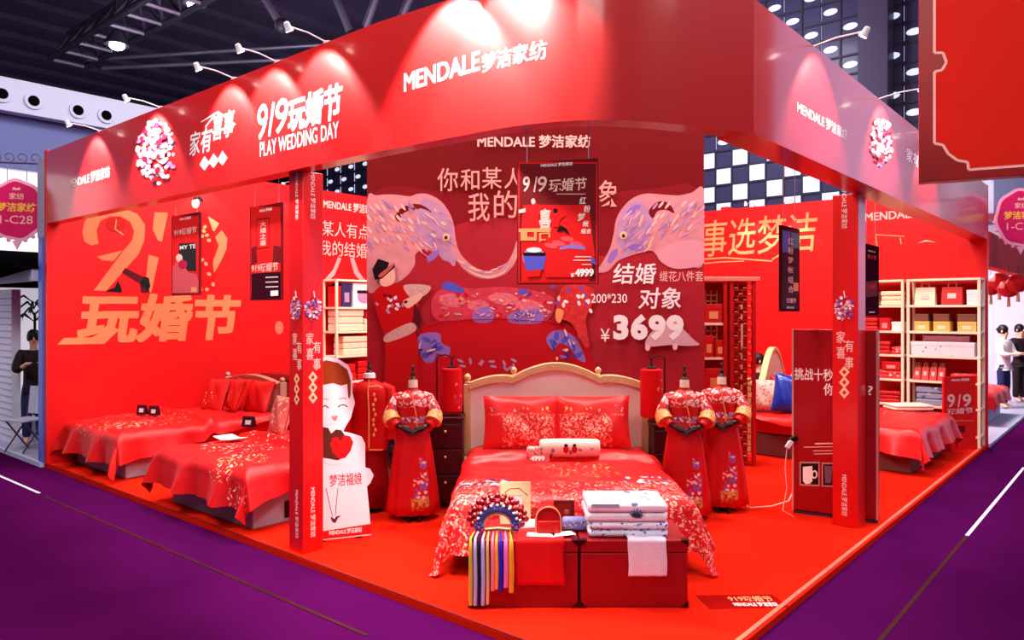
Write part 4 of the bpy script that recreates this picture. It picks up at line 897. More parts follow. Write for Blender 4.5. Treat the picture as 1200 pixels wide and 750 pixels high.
x0, x1 = at(504, 0, 7.75).x, at(543, 0, 7.75).x; nightstand('dark maroon nightstand with drawers left of the big bed', x0, x1, 7.6, 7.95, .93)
lantern('red cylinder lantern hanging from a black hook on the left nightstand', at(512, 0, YN).x, at(529.5, 0, YN).x, YN, at(0, 431, YN).z, at(0, 483, YN).z, .93, .108, 1)
x0, x1 = at(764, 0, 7.75).x, at(800, 0, 7.75).x; nightstand('dark maroon nightstand with drawers right of the big bed', x0, x1, 7.62, 7.97, .86)
lantern('red cylinder lantern hanging from a black hook on the right nightstand', at(779, 0, YN).x, at(763.5, 0, YN).x, YN, at(0, 432, YN).z, at(0, 489, YN).z, .86, .118, 2)
# ------------------------------------------------------------------ dressed mannequins
m_wood = M('dark_finial_wood', (54, 20, 16), .4); m_ivory = M('ivory_cloth', (232, 196, 176), .6); m_blackhand = M('black_mannequin', (34, 24, 26), .35)
m_jacket = embroidered('embroidered_jacket', (204, 14, 18), [(26, .55, (246, 214, 206), (232, 150, 150), [('z', 1.08, 1.24), ('x', -.3, .3)]), (28, .55, (150, 120, 190), (246, 220, 210), [('z', .93, 1.0), ('x', -.12, .12), ('y', -.4, -.02)]), (26, .5, (246, 214, 206), (150, 90, 150), [('z', 1.0, 1.12), ('x', -.4, -.15)]), (26, .5, (246, 214, 206), (150, 90, 150), [('z', 1.0, 1.12), ('x', .15, .4)])], rough=.45, bump=.1)
m_skirt = embroidered('embroidered_skirt', (204, 14, 18), [(30, .6, (214, 160, 90), (180, 140, 70), [('z', .1, .24), ('x', -.02, .16), ('y', -.5, -.03)]), (22, .55, (240, 190, 190), (110, 100, 190), [('z', .2, .42), ('x', .0, .15), ('y', -.5, -.03)]), (24, .55, (130, 110, 200), (240, 200, 200), [('z', .4, .62), ('x', .06, .14), ('y', -.5, -.03)])], rough=.4, bump=.08)
m_cuff = embroidered('gold_cuff', (226, 150, 84), [(30, .36, (250, 210, 150), (200, 90, 60), [('x', -1, 1)])], rough=.45)
def hand(mb, w, d, side, k=1.0):
    """A relaxed hand: palm, four fingers and a thumb, from the wrist w along d."""
    w = Vector(w); d = Vector(d).normalized(); lat = Vector((0, 0, 1)).cross(d).normalized()*side; dn = d.cross(lat)*side
    mb.tube([w, w+d*.03*k, w+d*.075*k], [.02*k, .032*k, .03*k], m_blackhand, 8)
    for i, (l, o) in enumerate(((.07, -.027), (.08, -.009), (.076, .009), (.06, .026))):
        b = w+d*.07*k+lat*o*k; q = b+d*l*.5*k+Vector((0, 0, -.008)); mb.tube([b, q, q+d*l*.42*k+Vector((0, 0, -.022*k))], [.0095*k, .009*k, .006*k], m_blackhand, 6)
    b = w+d*.02*k-lat*.028*k; mb.tube([b, b+d*.025*k-lat*.02*k, b+d*.055*k-lat*.022*k], [.011*k, .01*k, .007*k], m_blackhand, 6)
def bride(label, loc, rz=0.0):
    t = thing('dress_mannequin', label, 'mannequin', loc, rz, None)
    mb = MB(); mb.lathe([(.13, 0), (.13, .012), (.02, .03), (.014, .05), (.014, .5)], (0, .02, 0), m_black, 18); mb.build('stand', t)
    def fold(q, z): return 1+.05*(1-z/.95)*math.sin(q*11)+.03*(1-z/.95)*math.sin(q*6+1)
    mb = MB(); mb.lathe([(.255, .06), (.245, .16), (.225, .35), (.195, .6), (.165, .8), (.13, .95)], (0, 0, 0), m_skirt, 66, 1.0, .78, fold); mb.build('skirt', t, ang=180)
    prof = [(.185, .845), (.178, .87), (.15, .95), (.148, 1.02), (.165, 1.1), (.168, 1.15), (.135, 1.2), (.075, 1.235), (.052, 1.25), (.05, 1.285)]
    mb = MB(); mb.lathe(prof, (0, 0, 0), m_jacket, 30, 1.0, .72)
    for sx in (-1, 1):
        mb.tube([(sx*.09, 0, 1.185), (sx*.145, -.005, 1.16), (sx*.185, -.02, 1.09), (sx*.212, -.05, 1.02)], [.05, .06, .06, .066], m_jacket, 14)
    mb.build('jacket', t, ang=60)
    for sx in (-1, 1):
        mb = MB(); mb.tube([(sx*.212, -.045, 1.03), (sx*.21, -.075, .985), (sx*.19, -.11, .945)], [.069, .08, .088], m_cuff, 14); mb.tube([(sx*.2, -.1, .96), (sx*.15, -.15, .915)], [.062, .048], m_jacket, 12); mb.build('sleeve_cuff', t, ang=60)
        mb = MB(); mb.tube([(sx*.165, -.135, .925), (sx*.11, -.17, .9)], [.024, .02], m_blackhand, 8); hand(mb, (sx*.11, -.17, .9), (-sx*.9, -.22, -.22), sx, 1.1); mb.build('hand', t)
    mb = MB(); mb.tube([(-.0, -.123, 1.24), (.0, -.125, 1.15), (.03, -.124, 1.02), (.04, -.128, .87)], .006, m_goldl, 6); mb.build('front_trim', t)
    mb = MB(); mb.lathe([(.05, 1.27), (.045, 1.29), (.045, 1.335), (.04, 1.345)], (0, 0, 0), m_ivory, 16); mb.build('neck', t)
    mb = MB(); mb.lathe([(.042, 1.345), (.03, 1.36), (.016, 1.38), (.026, 1.405), (.014, 1.43), (.011, 1.455), (.016, 1.47), (.004, 1.49)], (0, 0, 0), m_wood, 14); mb.build('finial', t)
    for sx in (-.6, 1): mb = MB(); mb.tube([(.05*sx, -.05, .05), (.055*sx, -.12, .035), (.06*sx, -.2, .02)], [.03, .034, .016], m_black, 8, ); mb.build('shoe', t)
    return t
X = lambda px, Y: (px-CX)/F*Y
b1 = bride('mannequin in red embroidered wedding gown standing left of the big bed', (X(484, 7.3), 7.3, 0), .12)
dup(b1, (X(802, 7.3), 7.3, 0), -.12, 'front mannequin in red embroidered wedding gown right of the big bed')
dup(b1, (X(850, 7.42)+.02, 7.62, 0), -.25, 'rear mannequin in red embroidered wedding gown beside the red lattice cabinet')
# groom mannequin
gx, gy = X(433, 7.55), 7.55
t = thing('dress_mannequin', 'mannequin in gold-trimmed red groom jacket standing behind the white standee', 'mannequin', (gx, gy, 0), .15)
m_groom = M('groom_red', (196, 14, 18), .5, bump=.15); m_groomd = M('groom_skirt', (140, 8, 14), .5)
mb = MB(); mb.lathe([(.14, 0), (.14, .012), (.02, .03), (.014, .5)], (0, .02, 0), m_black, 18); mb.build('stand', t)
mb = MB(); mb.lathe([(.2, .05), (.19, .3), (.17, .6), (.16, .78)], (0, 0, 0), m_groomd, 40, 1, .75, lambda q, z: 1+.04*math.sin(q*9)); mb.build('robe', t, ang=180)
mb = MB(); mb.lathe([(.21, .62), (.2, .75), (.175, .95), (.185, 1.1), (.19, 1.2), (.15, 1.27), (.085, 1.305), (.06, 1.315), (.058, 1.36)], (0, 0, 0), m_groom, 30, 1, .7)
for sx in (-1, 1): mb.tube([(sx*.12, 0, 1.25), (sx*.19, 0, 1.22), (sx*.225, -.01, 1.05), (sx*.235, -.03, .85), (sx*.23, -.05, .72)], [.05, .07, .068, .066, .07], m_groom, 14)
mb.build('jacket', t, ang=60)
mb = MB()
mb.tube([(0, -.135, 1.33), (-.01, -.142, 1.22), (.0, -.138, 1.0), (.0, -.145, .66)], .007, M('gold_cord', (240, 170, 90), .4), 6)
mb.tube([(.0, -.138, 1.26), (.09, -.125, 1.27), (.13, -.1, 1.25)], .006, m_goldl, 6); mb.tube([(.0, -.15, .64), (.1, -.135, .63), (.19, -.06, .625)], .006, m_goldl, 6)
for k in range(9): mb.ball((.05+.012*math.sin(k*2), -.137, 1.18-k*.05), .014, m_goldl, 8, 5, (1, .3, 1.5))
mb.build('gold_trim', t)
for sx in (-1, 1): mb = MB(); mb.tube([(sx*.23, -.05, .73), (sx*.225, -.06, .66)], [.022, .02], m_blackhand, 8); hand(mb, (sx*.225, -.06, .67), (0, -.25, -1), sx, 1.1); mb.build('hand', t)
mb = MB(); mb.lathe([(.062, 1.34), (.055, 1.385), (.045, 1.39)], (0, 0, 0), m_white, 16); mb.build('collar', t)
mb = MB(); mb.lathe([(.045, 1.385), (.032, 1.4), (.016, 1.42), (.026, 1.445), (.012, 1.48), (.004, 1.52)], (0, 0, 0), m_wood, 14); mb.build('finial', t)
# ------------------------------------------------------------------ cut-out standee
pr = Vector((X(436, 6.65), 6.65, 0)); dd = Vector((.927, .375, 0)); S = Surf([pr-dd*.53, pr])
t = thing('standee', 'white cut-out standee of a cartoon woman holding a red heart beside the left post', 'standee', tuple(pr-dd*.3))
right = [(386, 418), (397, 421), (408, 428), (413, 440), (413, 460), (416, 472), (411, 490), (405, 500), (402, 506), (412, 508), (424, 512), (428, 520), (428, 548), (434, 550), (438, 557), (434, 566), (430, 570), (433, 600), (435, 628)]
sz = [S.sz(*p) for p in right]; sz[-1] = (sz[-1][0], .02); sz[-1] = (sz[-1][0], .02)
left = [(max(.012, 2*S.sz(386, 450)[0]-a-.05), z) for a, z in reversed(sz)]
outl = sz+left; n = S.point(0, 0, -.018)-S.point(0, 0)
mb = MB(); k = len(outl); v = [S.point(a, z) for a, z in outl]; v += [p+n for p in v]
mb.add(v, [tuple(range(k)), tuple(range(2*k-1, k-1, -1))]+[(i, (i+1) % k, k+(i+1) % k, k+i) for i in range(k)], M('standee_board', (248, 238, 244), .45)); mb.build('board', t, smooth=False, world=True)
mb = MB()
for q in (.1, .42): p = S.point(q, 0); mb.box((p.x+n.x*6.5, p.y+n.y*6.5, .012), (.05, .18, .024), m_steeld, rz=math.atan2(dd.y, dd.x)); mb.tube([(p.x+n.x*10, p.y+n.y*10, .02), S.point(q, .7, -.02)], .008, m_steeld, 6)
mb.build('support_foot', t, world=True)
A = Art(S, .001).part('cartoon_woman'); m_out = M('ink_line', (90, 40, 50), .5); m_face = M('cartoon_face', (252, 234, 236), .5); m_brown = M('cartoon_hair', (150, 60, 26), .5)
A.poly([(358, 462), (360, 440), (368, 428), (382, 422), (396, 425), (407, 433), (411, 446), (411, 462), (408, 474), (360, 474)], m_brown)
A.poly([(364, 452), (372, 449), (380, 451), (390, 449), (400, 452), (407, 450), (408, 466), (413, 470), (411, 480), (406, 482), (400, 492), (388, 498), (376, 496), (366, 484)], m_face)
A.line([(396, 477), (400, 474.5), (404, 474.5), (407, 477)], 1.4, m_out); A.line([(377, 478), (381, 475), (385, 478)], 1.4, m_out); A.line([(397, 468), (403, 466), (406, 468)], .8, m_brown); A.line([(376, 469), (381, 467), (385, 469)], .8, m_brown)
A.poly([(388, 488), (396, 487), (394, 493), (391, 493)], M('cartoon_mouth', (226, 130, 130), .5))
A.poly([(378, 500), (392, 503), (400, 504), (404, 510), (404, 530), (398, 540), (378, 536)], M('cartoon_jacket', (96, 40, 34), .5)); A.poly([(384, 500), (388, 508), (394, 503), (390, 499)], m_white)
A.poly([(398, 538), (390, 530), (387, 520), (390, 513), (396, 512), (399, 517), (403, 510), (410, 511), (414, 518), (411, 528), (405, 536)], M('cartoon_heart', (224, 26, 26), .5))
A.poly([(378, 538), (390, 541), (400, 538), (400, 543), (388, 545), (378, 541)], m_face)
A.line([(382, 572), (386, 590), (390, 606)], .8, m_out); A.line([(396, 572), (394, 590), (393, 604)], .8, m_out)
A.poly([(387, 605), (392, 608), (394, 605), (400, 604), (396, 607), (393, 613), (389, 611)], m_out)
A.part('name_sign'); A.poly([(376, 572), (430, 562), (430, 566), (376, 574)], M('standee_sign', (250, 240, 244), .5)); A.text('梦洁福娘', 386, 424, 556, 571, M('sign_rose', (206, 70, 80), .5), .012)
q0, q1 = 0.02, S.L[-1]-.008; zs = S.sz(378, 623)[1], S.sz(432, 614)[1]
A.part('brand_strip'); A.poly([(q0, .03), (q1, .03), (q1, zs[1]), (q0, zs[0])], m_posred, raw=True); A.text(BRAND, 386, 424, 621.5, 627.5, m_white, .01)
A.build('print', t)
# ------------------------------------------------------------------ kiosk behind the right post
p, q = Vector((2.80, 7.45, 0)), Vector((3.45, 7.06, 0)); e = (q-p).normalized(); n = Vector((-e.y, e.x, 0))
S = Surf([p, q]); t = thing('kiosk', 'dark red advertising kiosk with white challenge lettering behind the right post', 'kiosk', tuple((p+q)/2+n*.12))
m_kiosk = M('kiosk_red', (158, 10, 14), .35, coat=.2)
mb = MB(); mb.prismz([p[:2], q[:2], (q+n*.24)[:2], (p+n*.24)[:2]], .04, 1.83, m_kiosk); mb.build('cabinet', t, world=True, bevel=.004)
mb = MB(); mb.prismz([(p+n*.02)[:2], (q+n*.02)[:2], (q+n*.22)[:2], (p+n*.22)[:2]], 0, .04, m_steeld); mb.build('plinth', t, world=True)
for c in (p, q):
    mb = MB(); mb.box((c.x, c.y, .935), (.018, .018, 1.8), M('kiosk_trim', (226, 150, 140), .3, metal=.3), rz=math.atan2(e.y, e.x)); mb.build('corner_trim', t, world=True)
A = Art(S, .001)
A.part('challenge_lettering'); A.text('挑战十秒', 931, 976, 431, 445, m_white, .011); A.text('你', 965, 979, 449, 463, m_white, .01); A.text('?', 1017, 1023, 452, 463, m_white, .01)
A.part('small_print_lines')
for y, x0 in ((520, 955), (524, 942), (528.5, 953), (532, 954)): A.line([(x0, y), (977, y-.4)], 1.6 if y < 522 else .9, m_pinkw)
A.part('mug_pictures'); A.poly([(937, 541), (960.5, 541), (960.5, 570), (937, 569)], M('frame_grey', (190, 130, 130), .4)); A.poly([(938.5, 543), (959, 543), (959, 568), (938.5, 567)], m_black)
A.poly([(941, 547), (952, 546), (952, 564), (949, 567), (944, 567), (941, 564)], m_white); A.blob(954.5, 556, 3.6, 5, m_white); A.blob(954.5, 556, 2, 3.2, m_black)
A.poly([(963, 542), (980, 542), (980, 571), (963, 570)], M('frame_grey', 0)); A.poly([(964.5, 544), (978.5, 544), (978.5, 569), (964.5, 568.5)], m_black); A.poly([(966, 546), (976, 546), (974, 566), (967, 566)], M('mug_shade', (120, 80, 100), .4))
A.build('print', t)
sc = thing('card_reader', 'small black and white handheld reader hanging at the left edge of the kiosk', 'reader', tuple(p+Vector((-.03, -.03, .66))))
mb = MB(); mb.box((.02, 0, .08), (.09, .03, .05), m_black, ry=-.5); mb.build('body', sc, bevel=.006)
mb = MB(); mb.box((-.02, -.005, .03), (.05, .03, .09), m_lampw, ry=.6); mb.build('grip', sc, bevel=.008)
mb = MB(); mb.tube([(-.04, 0, .0), (-.06, .0, -.2), (-.05, -.02, -.4), (-.12, -.1, -.6), (-.02, -.12, -.655)], .004, m_pinkw, 6); mb.build('cable', sc)
mb = MB(); mb.tube([fl(868, 592)+Vector((0, 0, .008)), fl(880, 596)+Vector((0, 0, .008)), fl(905, 594)+Vector((0, 0, .008)), fl(924, 588)+Vector((0, 0, .008)), fl(932, 572)+Vector((0, 0, .008))], .007, M('cord_pale', (250, 190, 170), .5), 6)
tag(mb.build('power_cable'), 'pale cord snaking over the red floor between gown mannequins and kiosk', 'cord')
# floor sticker
t = thing('floor_sticker', 'dark red floor sticker with white date and brand lettering at the stand corner', 'sticker', tuple(fl(870, 706)))
mb = MB(); pts = [fl(*q_) for q_ in ((832, 714), (815, 698), (905, 697), (926, 712))]
mb.add([(v.x, v.y, .0022) for v in pts]+[(v.x, v.y, .0002) for v in pts], [(0, 3, 2, 1), (0, 1, 5, 4), (1, 2, 6, 5), (2, 3, 7, 6), (3, 0, 4, 7)], M('sticker_red', (150, 12, 12), .9)); mb.build('sheet', t, smooth=False, world=True)
mb = MB()
def ground_text(txt, x0, x1, y0, y1, mat, bold):
    vv, ff = glyphs(txt, bold); a, b, c = fl(x0, y1), fl(x1, y1), fl(x0+(y0-y1)*.9, y0)
    mb.add([(a+(b-a)*u+(c-a)*v_)*1+Vector((0, 0, .003)) for u, v_ in vv], ff, mat)
ground_text('919玩婚节', 856, 908, 699, 705, m_goldl, .02); ground_text(BRAND, 862, 914, 706, 711, m_white, .011)
mb.build('lettering', t, smooth=False, world=True)
# ------------------------------------------------------------------ side beds
RL = math.atan2(V[1], V[0])-PI/2                 # bed length along V (foot at the left front); local +x runs along -U
RU = math.atan2(U[1], U[0])-PI/2                 # bed length along U (foot at the right front); local +x runs along V
def headboard(t, L, Wd, h, arch, panel, framem, nar=.5):
    top = lambda x: h+arch*math.cos(min(1, abs(x)/(Wd*nar))*PI/2)
    xs = [Wd*.5*(i/12-1) for i in range(25)]
    mb = MB(); mb.prismy([(-Wd*.5, .25)]+[(x, top(x)-.05) for x in xs]+[(Wd*.5, .25)], L+.02, L+.08, panel); mb.build('headboard_panel', t)
    mb = MB(); mb.prismy([(x, top(x)) for x in xs]+[(x, top(x)-.06) for x in reversed(xs)], L+.0, L+.1, framem)
    for sx in (-1, 1): mb.bbox((sx*Wd*.5-.035, L, 0), (sx*Wd*.5+.035, L+.1, h+.03), framem); mb.ball((sx*Wd*.5, L+.05, h+.06), .04, framem, 10, 7)
    mb.build('headboard_frame', t, bevel=.006)
m_champ = M('champagne_wood', (190, 140, 120), .4, metal=.2)
def onbed(root, x, y, z=0.0):
    c, s = math.cos(root.rotation_euler.z), math.sin(root.rotation_euler.z); l = root.location; return Vector((l.x+c*x-s*y, l.y+s*x+c*y, l.z+z))
m_satp = embroidered('rose_satin', (226, 34, 34), [(20, .3, (246, 120, 100), pale, [('x', -.3, .1), ('z', -.2, .05)])], rough=.35)
bed1 = bed('bed with red quilt against the left wall under the gold lettering', B(8.22, .28), RL, 2.1, 1.5, m_grey, m_quilt, .12, .46, .46, 1.05, 11)
headboard(bed1, 2.1, 1.5, .98, .10, m_headp, m_champ)
for x, y, z, w, h, r, lab, m in ((-.55, 1.98, .78, .5, .46, .1, 'red pillow at the wall side of the bed under the gold lettering', m_satin), (-.05, 1.96, .79, .56, .5, -.1, 'red pillow in the middle of the headboard of the bed by the left wall', m_satin),
                                (.46, 1.97, .8, .52, .48, .05, 'red pillow at the near end of the headboard of the bed by the left wall', m_satin), (-.12, 1.62, .80, .54, .5, .05, 'large red cushion standing before the pillows of the bed by the left wall', m_satp),
                                (.28, 1.72, .84, .42, .46, -.25, 'ruffled red cushion leaning at the near side of the bed by the left wall', m_satp)):
    cushion(lab, onbed(bed1, x, y, z), RL+r, -.35, w, h, .17, m, 'red pillows on the bed by the left wall', flange=.05)
bed2 = bed('bed with embroidered crimson quilt behind the left post', B(5.2, .16), RL, 1.66, 1.58, m_grey, m_quilt2, .10, .44, .44, .85, 14, slot=True)
headboard(bed2, 1.66, 1.58, .92, .08, m_headp, m_champ)
for x, y, z, r, lab in ((-.45, 1.82, .77, .05, 'red pillow at the far side of the bed behind the left post'), (.3, 1.82, .77, -.05, 'red pillow at the near side of the bed behind the left post')):
    cushion(lab, onbed(bed2, x, y-.29, z), RL+r, -.35, .6, .46, .18, m_satp, 'red pillows on the bed behind the left post', flange=.05)
cushion('small pink patterned cushion leaning on the bed just left of the left post', onbed(bed2, -.62, 1.2, .80), RL-.1, -.25, .36, .46, .14, embroidered('pink_cushion', (230, 110, 100), [(22, .36, pale, (240, 150, 130), [('x', -1, 1)])]), flange=.04)
def table_card(label, pos, rz, col, pic, w=.11, h=.13):
    t = thing('photo_card', label, 'card', pos, rz)
    mb = MB(); mb.box((0, .0, h/2), (w, .008, h), col, rx=-.2); mb.box((0, .035, h/2), (w*.9, .006, h), col, rx=.3); mb.build('folded_card', t)
    mb = MB(); mb.box((0, -.007, h*.45), (w*.45, .003, h*.4), pic, rx=-.2); mb.build('picture', t)
m_cw = M('card_white', (238, 214, 214), .5); m_cb = M('card_plum', (70, 20, 40), .5)
for (px, py, Y, lab, c1, c2) in ((166, 478, 10.05, 'left of two dark photo cards on the bed by the left wall', m_cb, m_cw), (180, 479, 9.95, 'right of two dark photo cards on the bed by the left wall', m_cb, m_cw),
                                 (291, 503, 8.95, 'dark photo card at the far edge of the bed behind the left post', m_cb, m_cw), (326, 510, 8.7, 'pale photo card before the pink cushion left of the left post', m_cw, m_posred)):
    p = at(px, py, Y); table_card(lab, (p.x, p.y, .625), RL*.4, c1, c2, .15 if px < 200 else .17)
p = at(270, 516, 8.15); t = thing('booklet', 'open white booklet lying on the quilt behind the left post', 'booklet', (p.x, p.y, .62), RL)
for s_ in (-1, 1): mb = MB(); mb.box((s_*.085, 0, .012), (.17, .22, .006), m_white, ry=s_*-.12); mb.build('page', t)
# slatted side cabinet and vase behind the left bed
p = B(7.85, 2.85)
t = thing('slatted_cabinet', 'red cabinet with horizontal slats behind the headboard of the left-wall bed', 'cabinet', p, RL)
mb = MB(); mb.bbox((-.55, -.2, 0), (.55, .2, 1.08), m_dark); mb.build('body', t, bevel=.006)
mb = MB()
for k in range(14): mb.box((0, -.21, .06+k*.075), (1.06, .02, .055), M('slat_red', (196, 18, 20), .45))
mb.build('slats', t, bevel=.004)
t = thing('vase', 'black vase with pink flower print on the slatted red cabinet', 'vase', onbed(t, .22, .0, 1.081) if False else tuple(B(7.5, 2.85, 1.081)), 0)
mb = MB(); mb.lathe([(.05, 0), (.075, .04), (.08, .14), (.05, .22), (.04, .26), (.055, .28)], (0, 0, 0), m_black, 18); mb.build('body', t)
mb = MB()
for k in range(5): mb.ball((-.01+.025*math.cos(k*1.257), -.076, .1+.025*math.sin(k*1.257)), .016, m_flw[1], 8, 5, (1, .3, 1))
mb.build('flower_print', t)
bed3 = bed('bed with red satin quilt at the right front, seen beside the kiosk', B(.36, 7.62), RU, 2.05, 1.78, M('brown_bed_box', (120, 70, 66), .6), embroidered('red_satin_quilt', (222, 28, 28), [(16, .24, (246, 130, 110), pale, (.2, .7, .6, .6))], rough=.35), .12, .46, .42, 1.2, 21)
headboard(bed3, 2.05, 1.78, .98, .5, M('cream_upholstery', (236, 206, 186), .5), m_goldm, .24)
m_blue = M('royal_blue_satin', (24, 50, 170), .28, coat=.2, bump=.1, bscale=20)
cushion('shiny royal blue cushion on the right bed beside the kiosk', onbed(bed3, -.60, 1.62, .85), -.25, -.3, .46, .56, .2, m_blue, flange=.03, roll=.15)
cushion('red cushion behind the blue one on the right bed', onbed(bed3, -.1, 1.86, .84), -.2, -.3, .5, .48, .18, m_satp, flange=.05)
cushion('pale flowered cushion at the headboard of the right bed', onbed(bed3, -.66, 1.93, .82), -.3, -.3, .5, .46, .16, embroidered('flower_cushion', (246, 206, 190), [(20, .34, pinkp, (226, 60, 60), [('x', -1, 1)])]), flange=.04)
p = at(1063, 484, 10.6); folded('throw', 'pale folded throw lying on the right bed before the cream rack', 'throw', p.x-.25, p.x+.3, p.y-.15, p.y+.2, .625, .70, M('throw_cream', (244, 206, 186), .8, bump=.3))
# ------------------------------------------------------------------ racks with goods
def rack(label, o, rz, w, d, levels):
    t = thing('shelf_rack', label, 'shelf', o, rz)
    for x in (0.02, w-.02):
        for y in (.02, d-.02):
            mb = MB(); mb.box((x, y, levels[0]/2), (.04, .04, levels[0]), m_cream); mb.build('upright', t, bevel=.004)
    for z in levels: mb = MB(); mb.bbox((0, -.004, z-.035), (w, d, z), m_cream); mb.build('shelf_board', t, bevel=.004)
    return t
class Place:
    def __init__(s, o, rz, levels, group): s.o, s.rz, s.lv, s.g = Vector(o), rz, levels, group
    def loc(s, x, y, k): c, q = math.cos(s.rz), math.sin(s.rz); return (s.o.x+c*x-q*y, s.o.y+q*x+c*y, s.lv[k]+.001)
def carton(pl, k, x0, x1, h, lab, mat, band=None, y0=.03, d=.28, name='gift_box', cat='box', z=0):
    w = x1-x0; p = Vector(pl.loc((x0+x1)/2, y0+d/2, k)); p.z += z; t = thing(name, lab, cat, p, pl.rz, pl.g)
    mb = MB(); mb.box((0, 0, h*.36), (w, d, h*.72), mat); mb.build('box', t, bevel=.004)
    mb = MB(); mb.box((0, 0, h*.86), (w+.006, d+.006, h*.28), mat); mb.build('lid', t, bevel=.004)
    if band: mb = MB(); mb.box((0, -d/2-.004, h*.4), (w*.5, .004, h*.4), band); mb.build('front_label', t)
    return t
def bag(pl, k, x0, x1, h, lab, mat, d=.16, y0=.04):
    w = x1-x0; t = thing('gift_bag', lab, 'bag', pl.loc((x0+x1)/2, y0+d/2, k), pl.rz, pl.g)
    mb = MB(); v = [(-w/2, -d/2, 0), (w/2, -d/2, 0), (w/2, d/2, 0), (-w/2, d/2, 0), (-w/2*.96, -d*.2, h), (w/2*.96, -d*.2, h), (w/2*.96, d*.2, h), (-w/2*.96, d*.2, h)]
    mb.add(v, [(3, 2, 1, 0), (0, 1, 5, 4), (1, 2, 6, 5), (2, 3, 7, 6), (3, 0, 4, 7), (4, 5, 6, 7)], mat); mb.build('bag_body', t, bevel=.003)
    for s_ in (-1, 1): mb = MB(); mb.tube([(-w*.2, s_*d*.2, h), (-w*.16, s_*d*.2, h+.06), (w*.16, s_*d*.2, h+.06), (w*.2, s_*d*.2, h)], .005, m_goldm, 6); mb.build('handle', t)
    mb = MB(); mb.box((0, -d*.36, h*.5), (w*.4, .008, h*.3), m_pinkw, rx=-.3); mb.build('front_label', t)
    return t
def stack(pl, k, x0, x1, h, n, lab, mat, y0=.03, d=.3, z=0):
    w = x1-x0; p = Vector(pl.loc((x0+x1)/2, y0+d/2, k)); p.z += z; t = thing('folded_bedding', lab, 'bedding', p, pl.rz, pl.g)
    for i in range(n): mb = MB(); mb.box((0, .01*(i % 2), h/n*(i+.5)), (w-.012*(i % 2), d, h/n*.96), mat); mb.build('fold', t, bevel=min(.018, h/n*.4))
    return t
m_bR, m_bC, m_bY, m_bP, m_bW = M('goods_red', (206, 20, 24), .45), M('goods_cream', (250, 222, 190), .6), M('goods_yellow', (236, 190, 96), .5), M('goods_pink', (238, 140, 140), .5), M('goods_white', (246, 236, 236), .6)
m_bBr = M('goods_brown', (130, 80, 60), .5); m_dot = embroidered('dotted_box', (248, 226, 230), [(11, .16, (120, 60, 90), (160, 90, 110), [('x', -2, 2)])], rough=.5, bump=0); m_dotp = embroidered('dotted_pink_box', (240, 176, 190), [(11, .16, (150, 60, 90), (160, 90, 110), [('x', -2, 2)])], rough=.5, bump=0)
m_bG = embroidered('grey_marbled_quilt', (150, 150, 176), [(9, .4, (220, 214, 230), (90, 90, 120), [('x', -2, 2)])], rough=.6); m_bRP = embroidered('flowered_bedding', (226, 60, 60), [(16, .38, pale, pinkp, [('x', -2, 2)])], rough=.5)
LV = [2.51, 2.11, 1.71, 1.34, .96, .58, .18]
oA = B(1.0, 9.26); rack('cream metal rack of boxed goods at the far right end of the stand', oA, RL, .98, .4, LV); PA = Place(oA, RL, LV, 'boxed goods on the far right rack')
oB = B(2.02, 9.26); rack('cream metal rack of red goods partly hidden by the kiosk', oB, RL, .98, .4, LV); PB = Place(oB, RL, LV, 'bedding goods on the rack behind the kiosk')
bag(PA, 1, .10, .38, .27, 'cream gift bag on the top tier of the far right rack', m_bC); bag(PA, 1, .46, .74, .27, 'red gift bag on the top tier of the far right rack', m_bR); carton(PA, 1, .80, .95, .22, 'small white box at the end of the top tier of the far right rack', m_bW)
for i, (x0, x1, w_) in enumerate(((.10, .3, 'left'), (.36, .58, 'middle'), (.68, .92, 'right'))):
    carton(PA, 2, x0, x1, .15, 'yellow box of the %s pair on the second tier of the far right rack' % w_, m_bY, m_bC); carton(PA, 2, x0+.0, x1-.01, .11, 'brown box atop the %s yellow one, second tier of the far right rack' % w_, m_bBr, None, z=.153)
carton(PA, 3, .06, .90, .21, 'long white dotted box on the third tier of the far right rack', m_dot, None, y0=.0, d=.2); carton(PA, 3, .18, .80, .30, 'pink dotted box behind the long white dotted box', m_dotp, None, y0=.215, d=.15)
for i, nm in enumerate(('first', 'second', 'third', 'fourth')): bag(PA, 4, .08+i*.11, .18+i*.11, .2, '%s small red bag in the row on the fourth tier of the far right rack' % nm, m_bR, d=.3, y0=.03)
stack(PA, 4, .58, .92, .12, 2, 'pale folded bedding on the fourth tier beside the row of red bags', m_bRP)
stack(PA, 5, .12, .50, .28, 3, 'grey marbled quilt pack on the fifth tier of the far right rack', m_bG); carton(PA, 5, .56, .9, .2, 'red box on the fifth tier behind the standing date sign', m_bR)
stack(PA, 6, .1, .5, .22, 3, 'red folded bedding on the lowest tier of the far right rack', m_bR)
stack(PB, 1, .42, .58, .22, 2, 'cream folded bedding left of the dark poster on the top tier behind the kiosk', m_bC); stack(PB, 1, .64, .94, .22, 3, 'cream folded bedding right of the dark poster on the top tier behind the kiosk', m_bC)
stack(PB, 2, .40, .60, .2, 3, 'red folded bedding low on the second tier above the kiosk', m_bR); carton(PB, 2, .62, .78, .2, 'red box in the middle of the second tier of the rack behind the kiosk', m_bR, m_bP); carton(PB, 2, .8, .95, .14, 'white box at the end of the second tier of the rack behind the kiosk', m_bW)
stack(PB, 3, .6, .78, .2, 3, 'red folded set on the third tier beside the kiosk edge', m_bR); stack(PB, 3, .79, .95, .12, 2, 'flowered pale bedding on the third tier beside the cream upright', m_bRP)
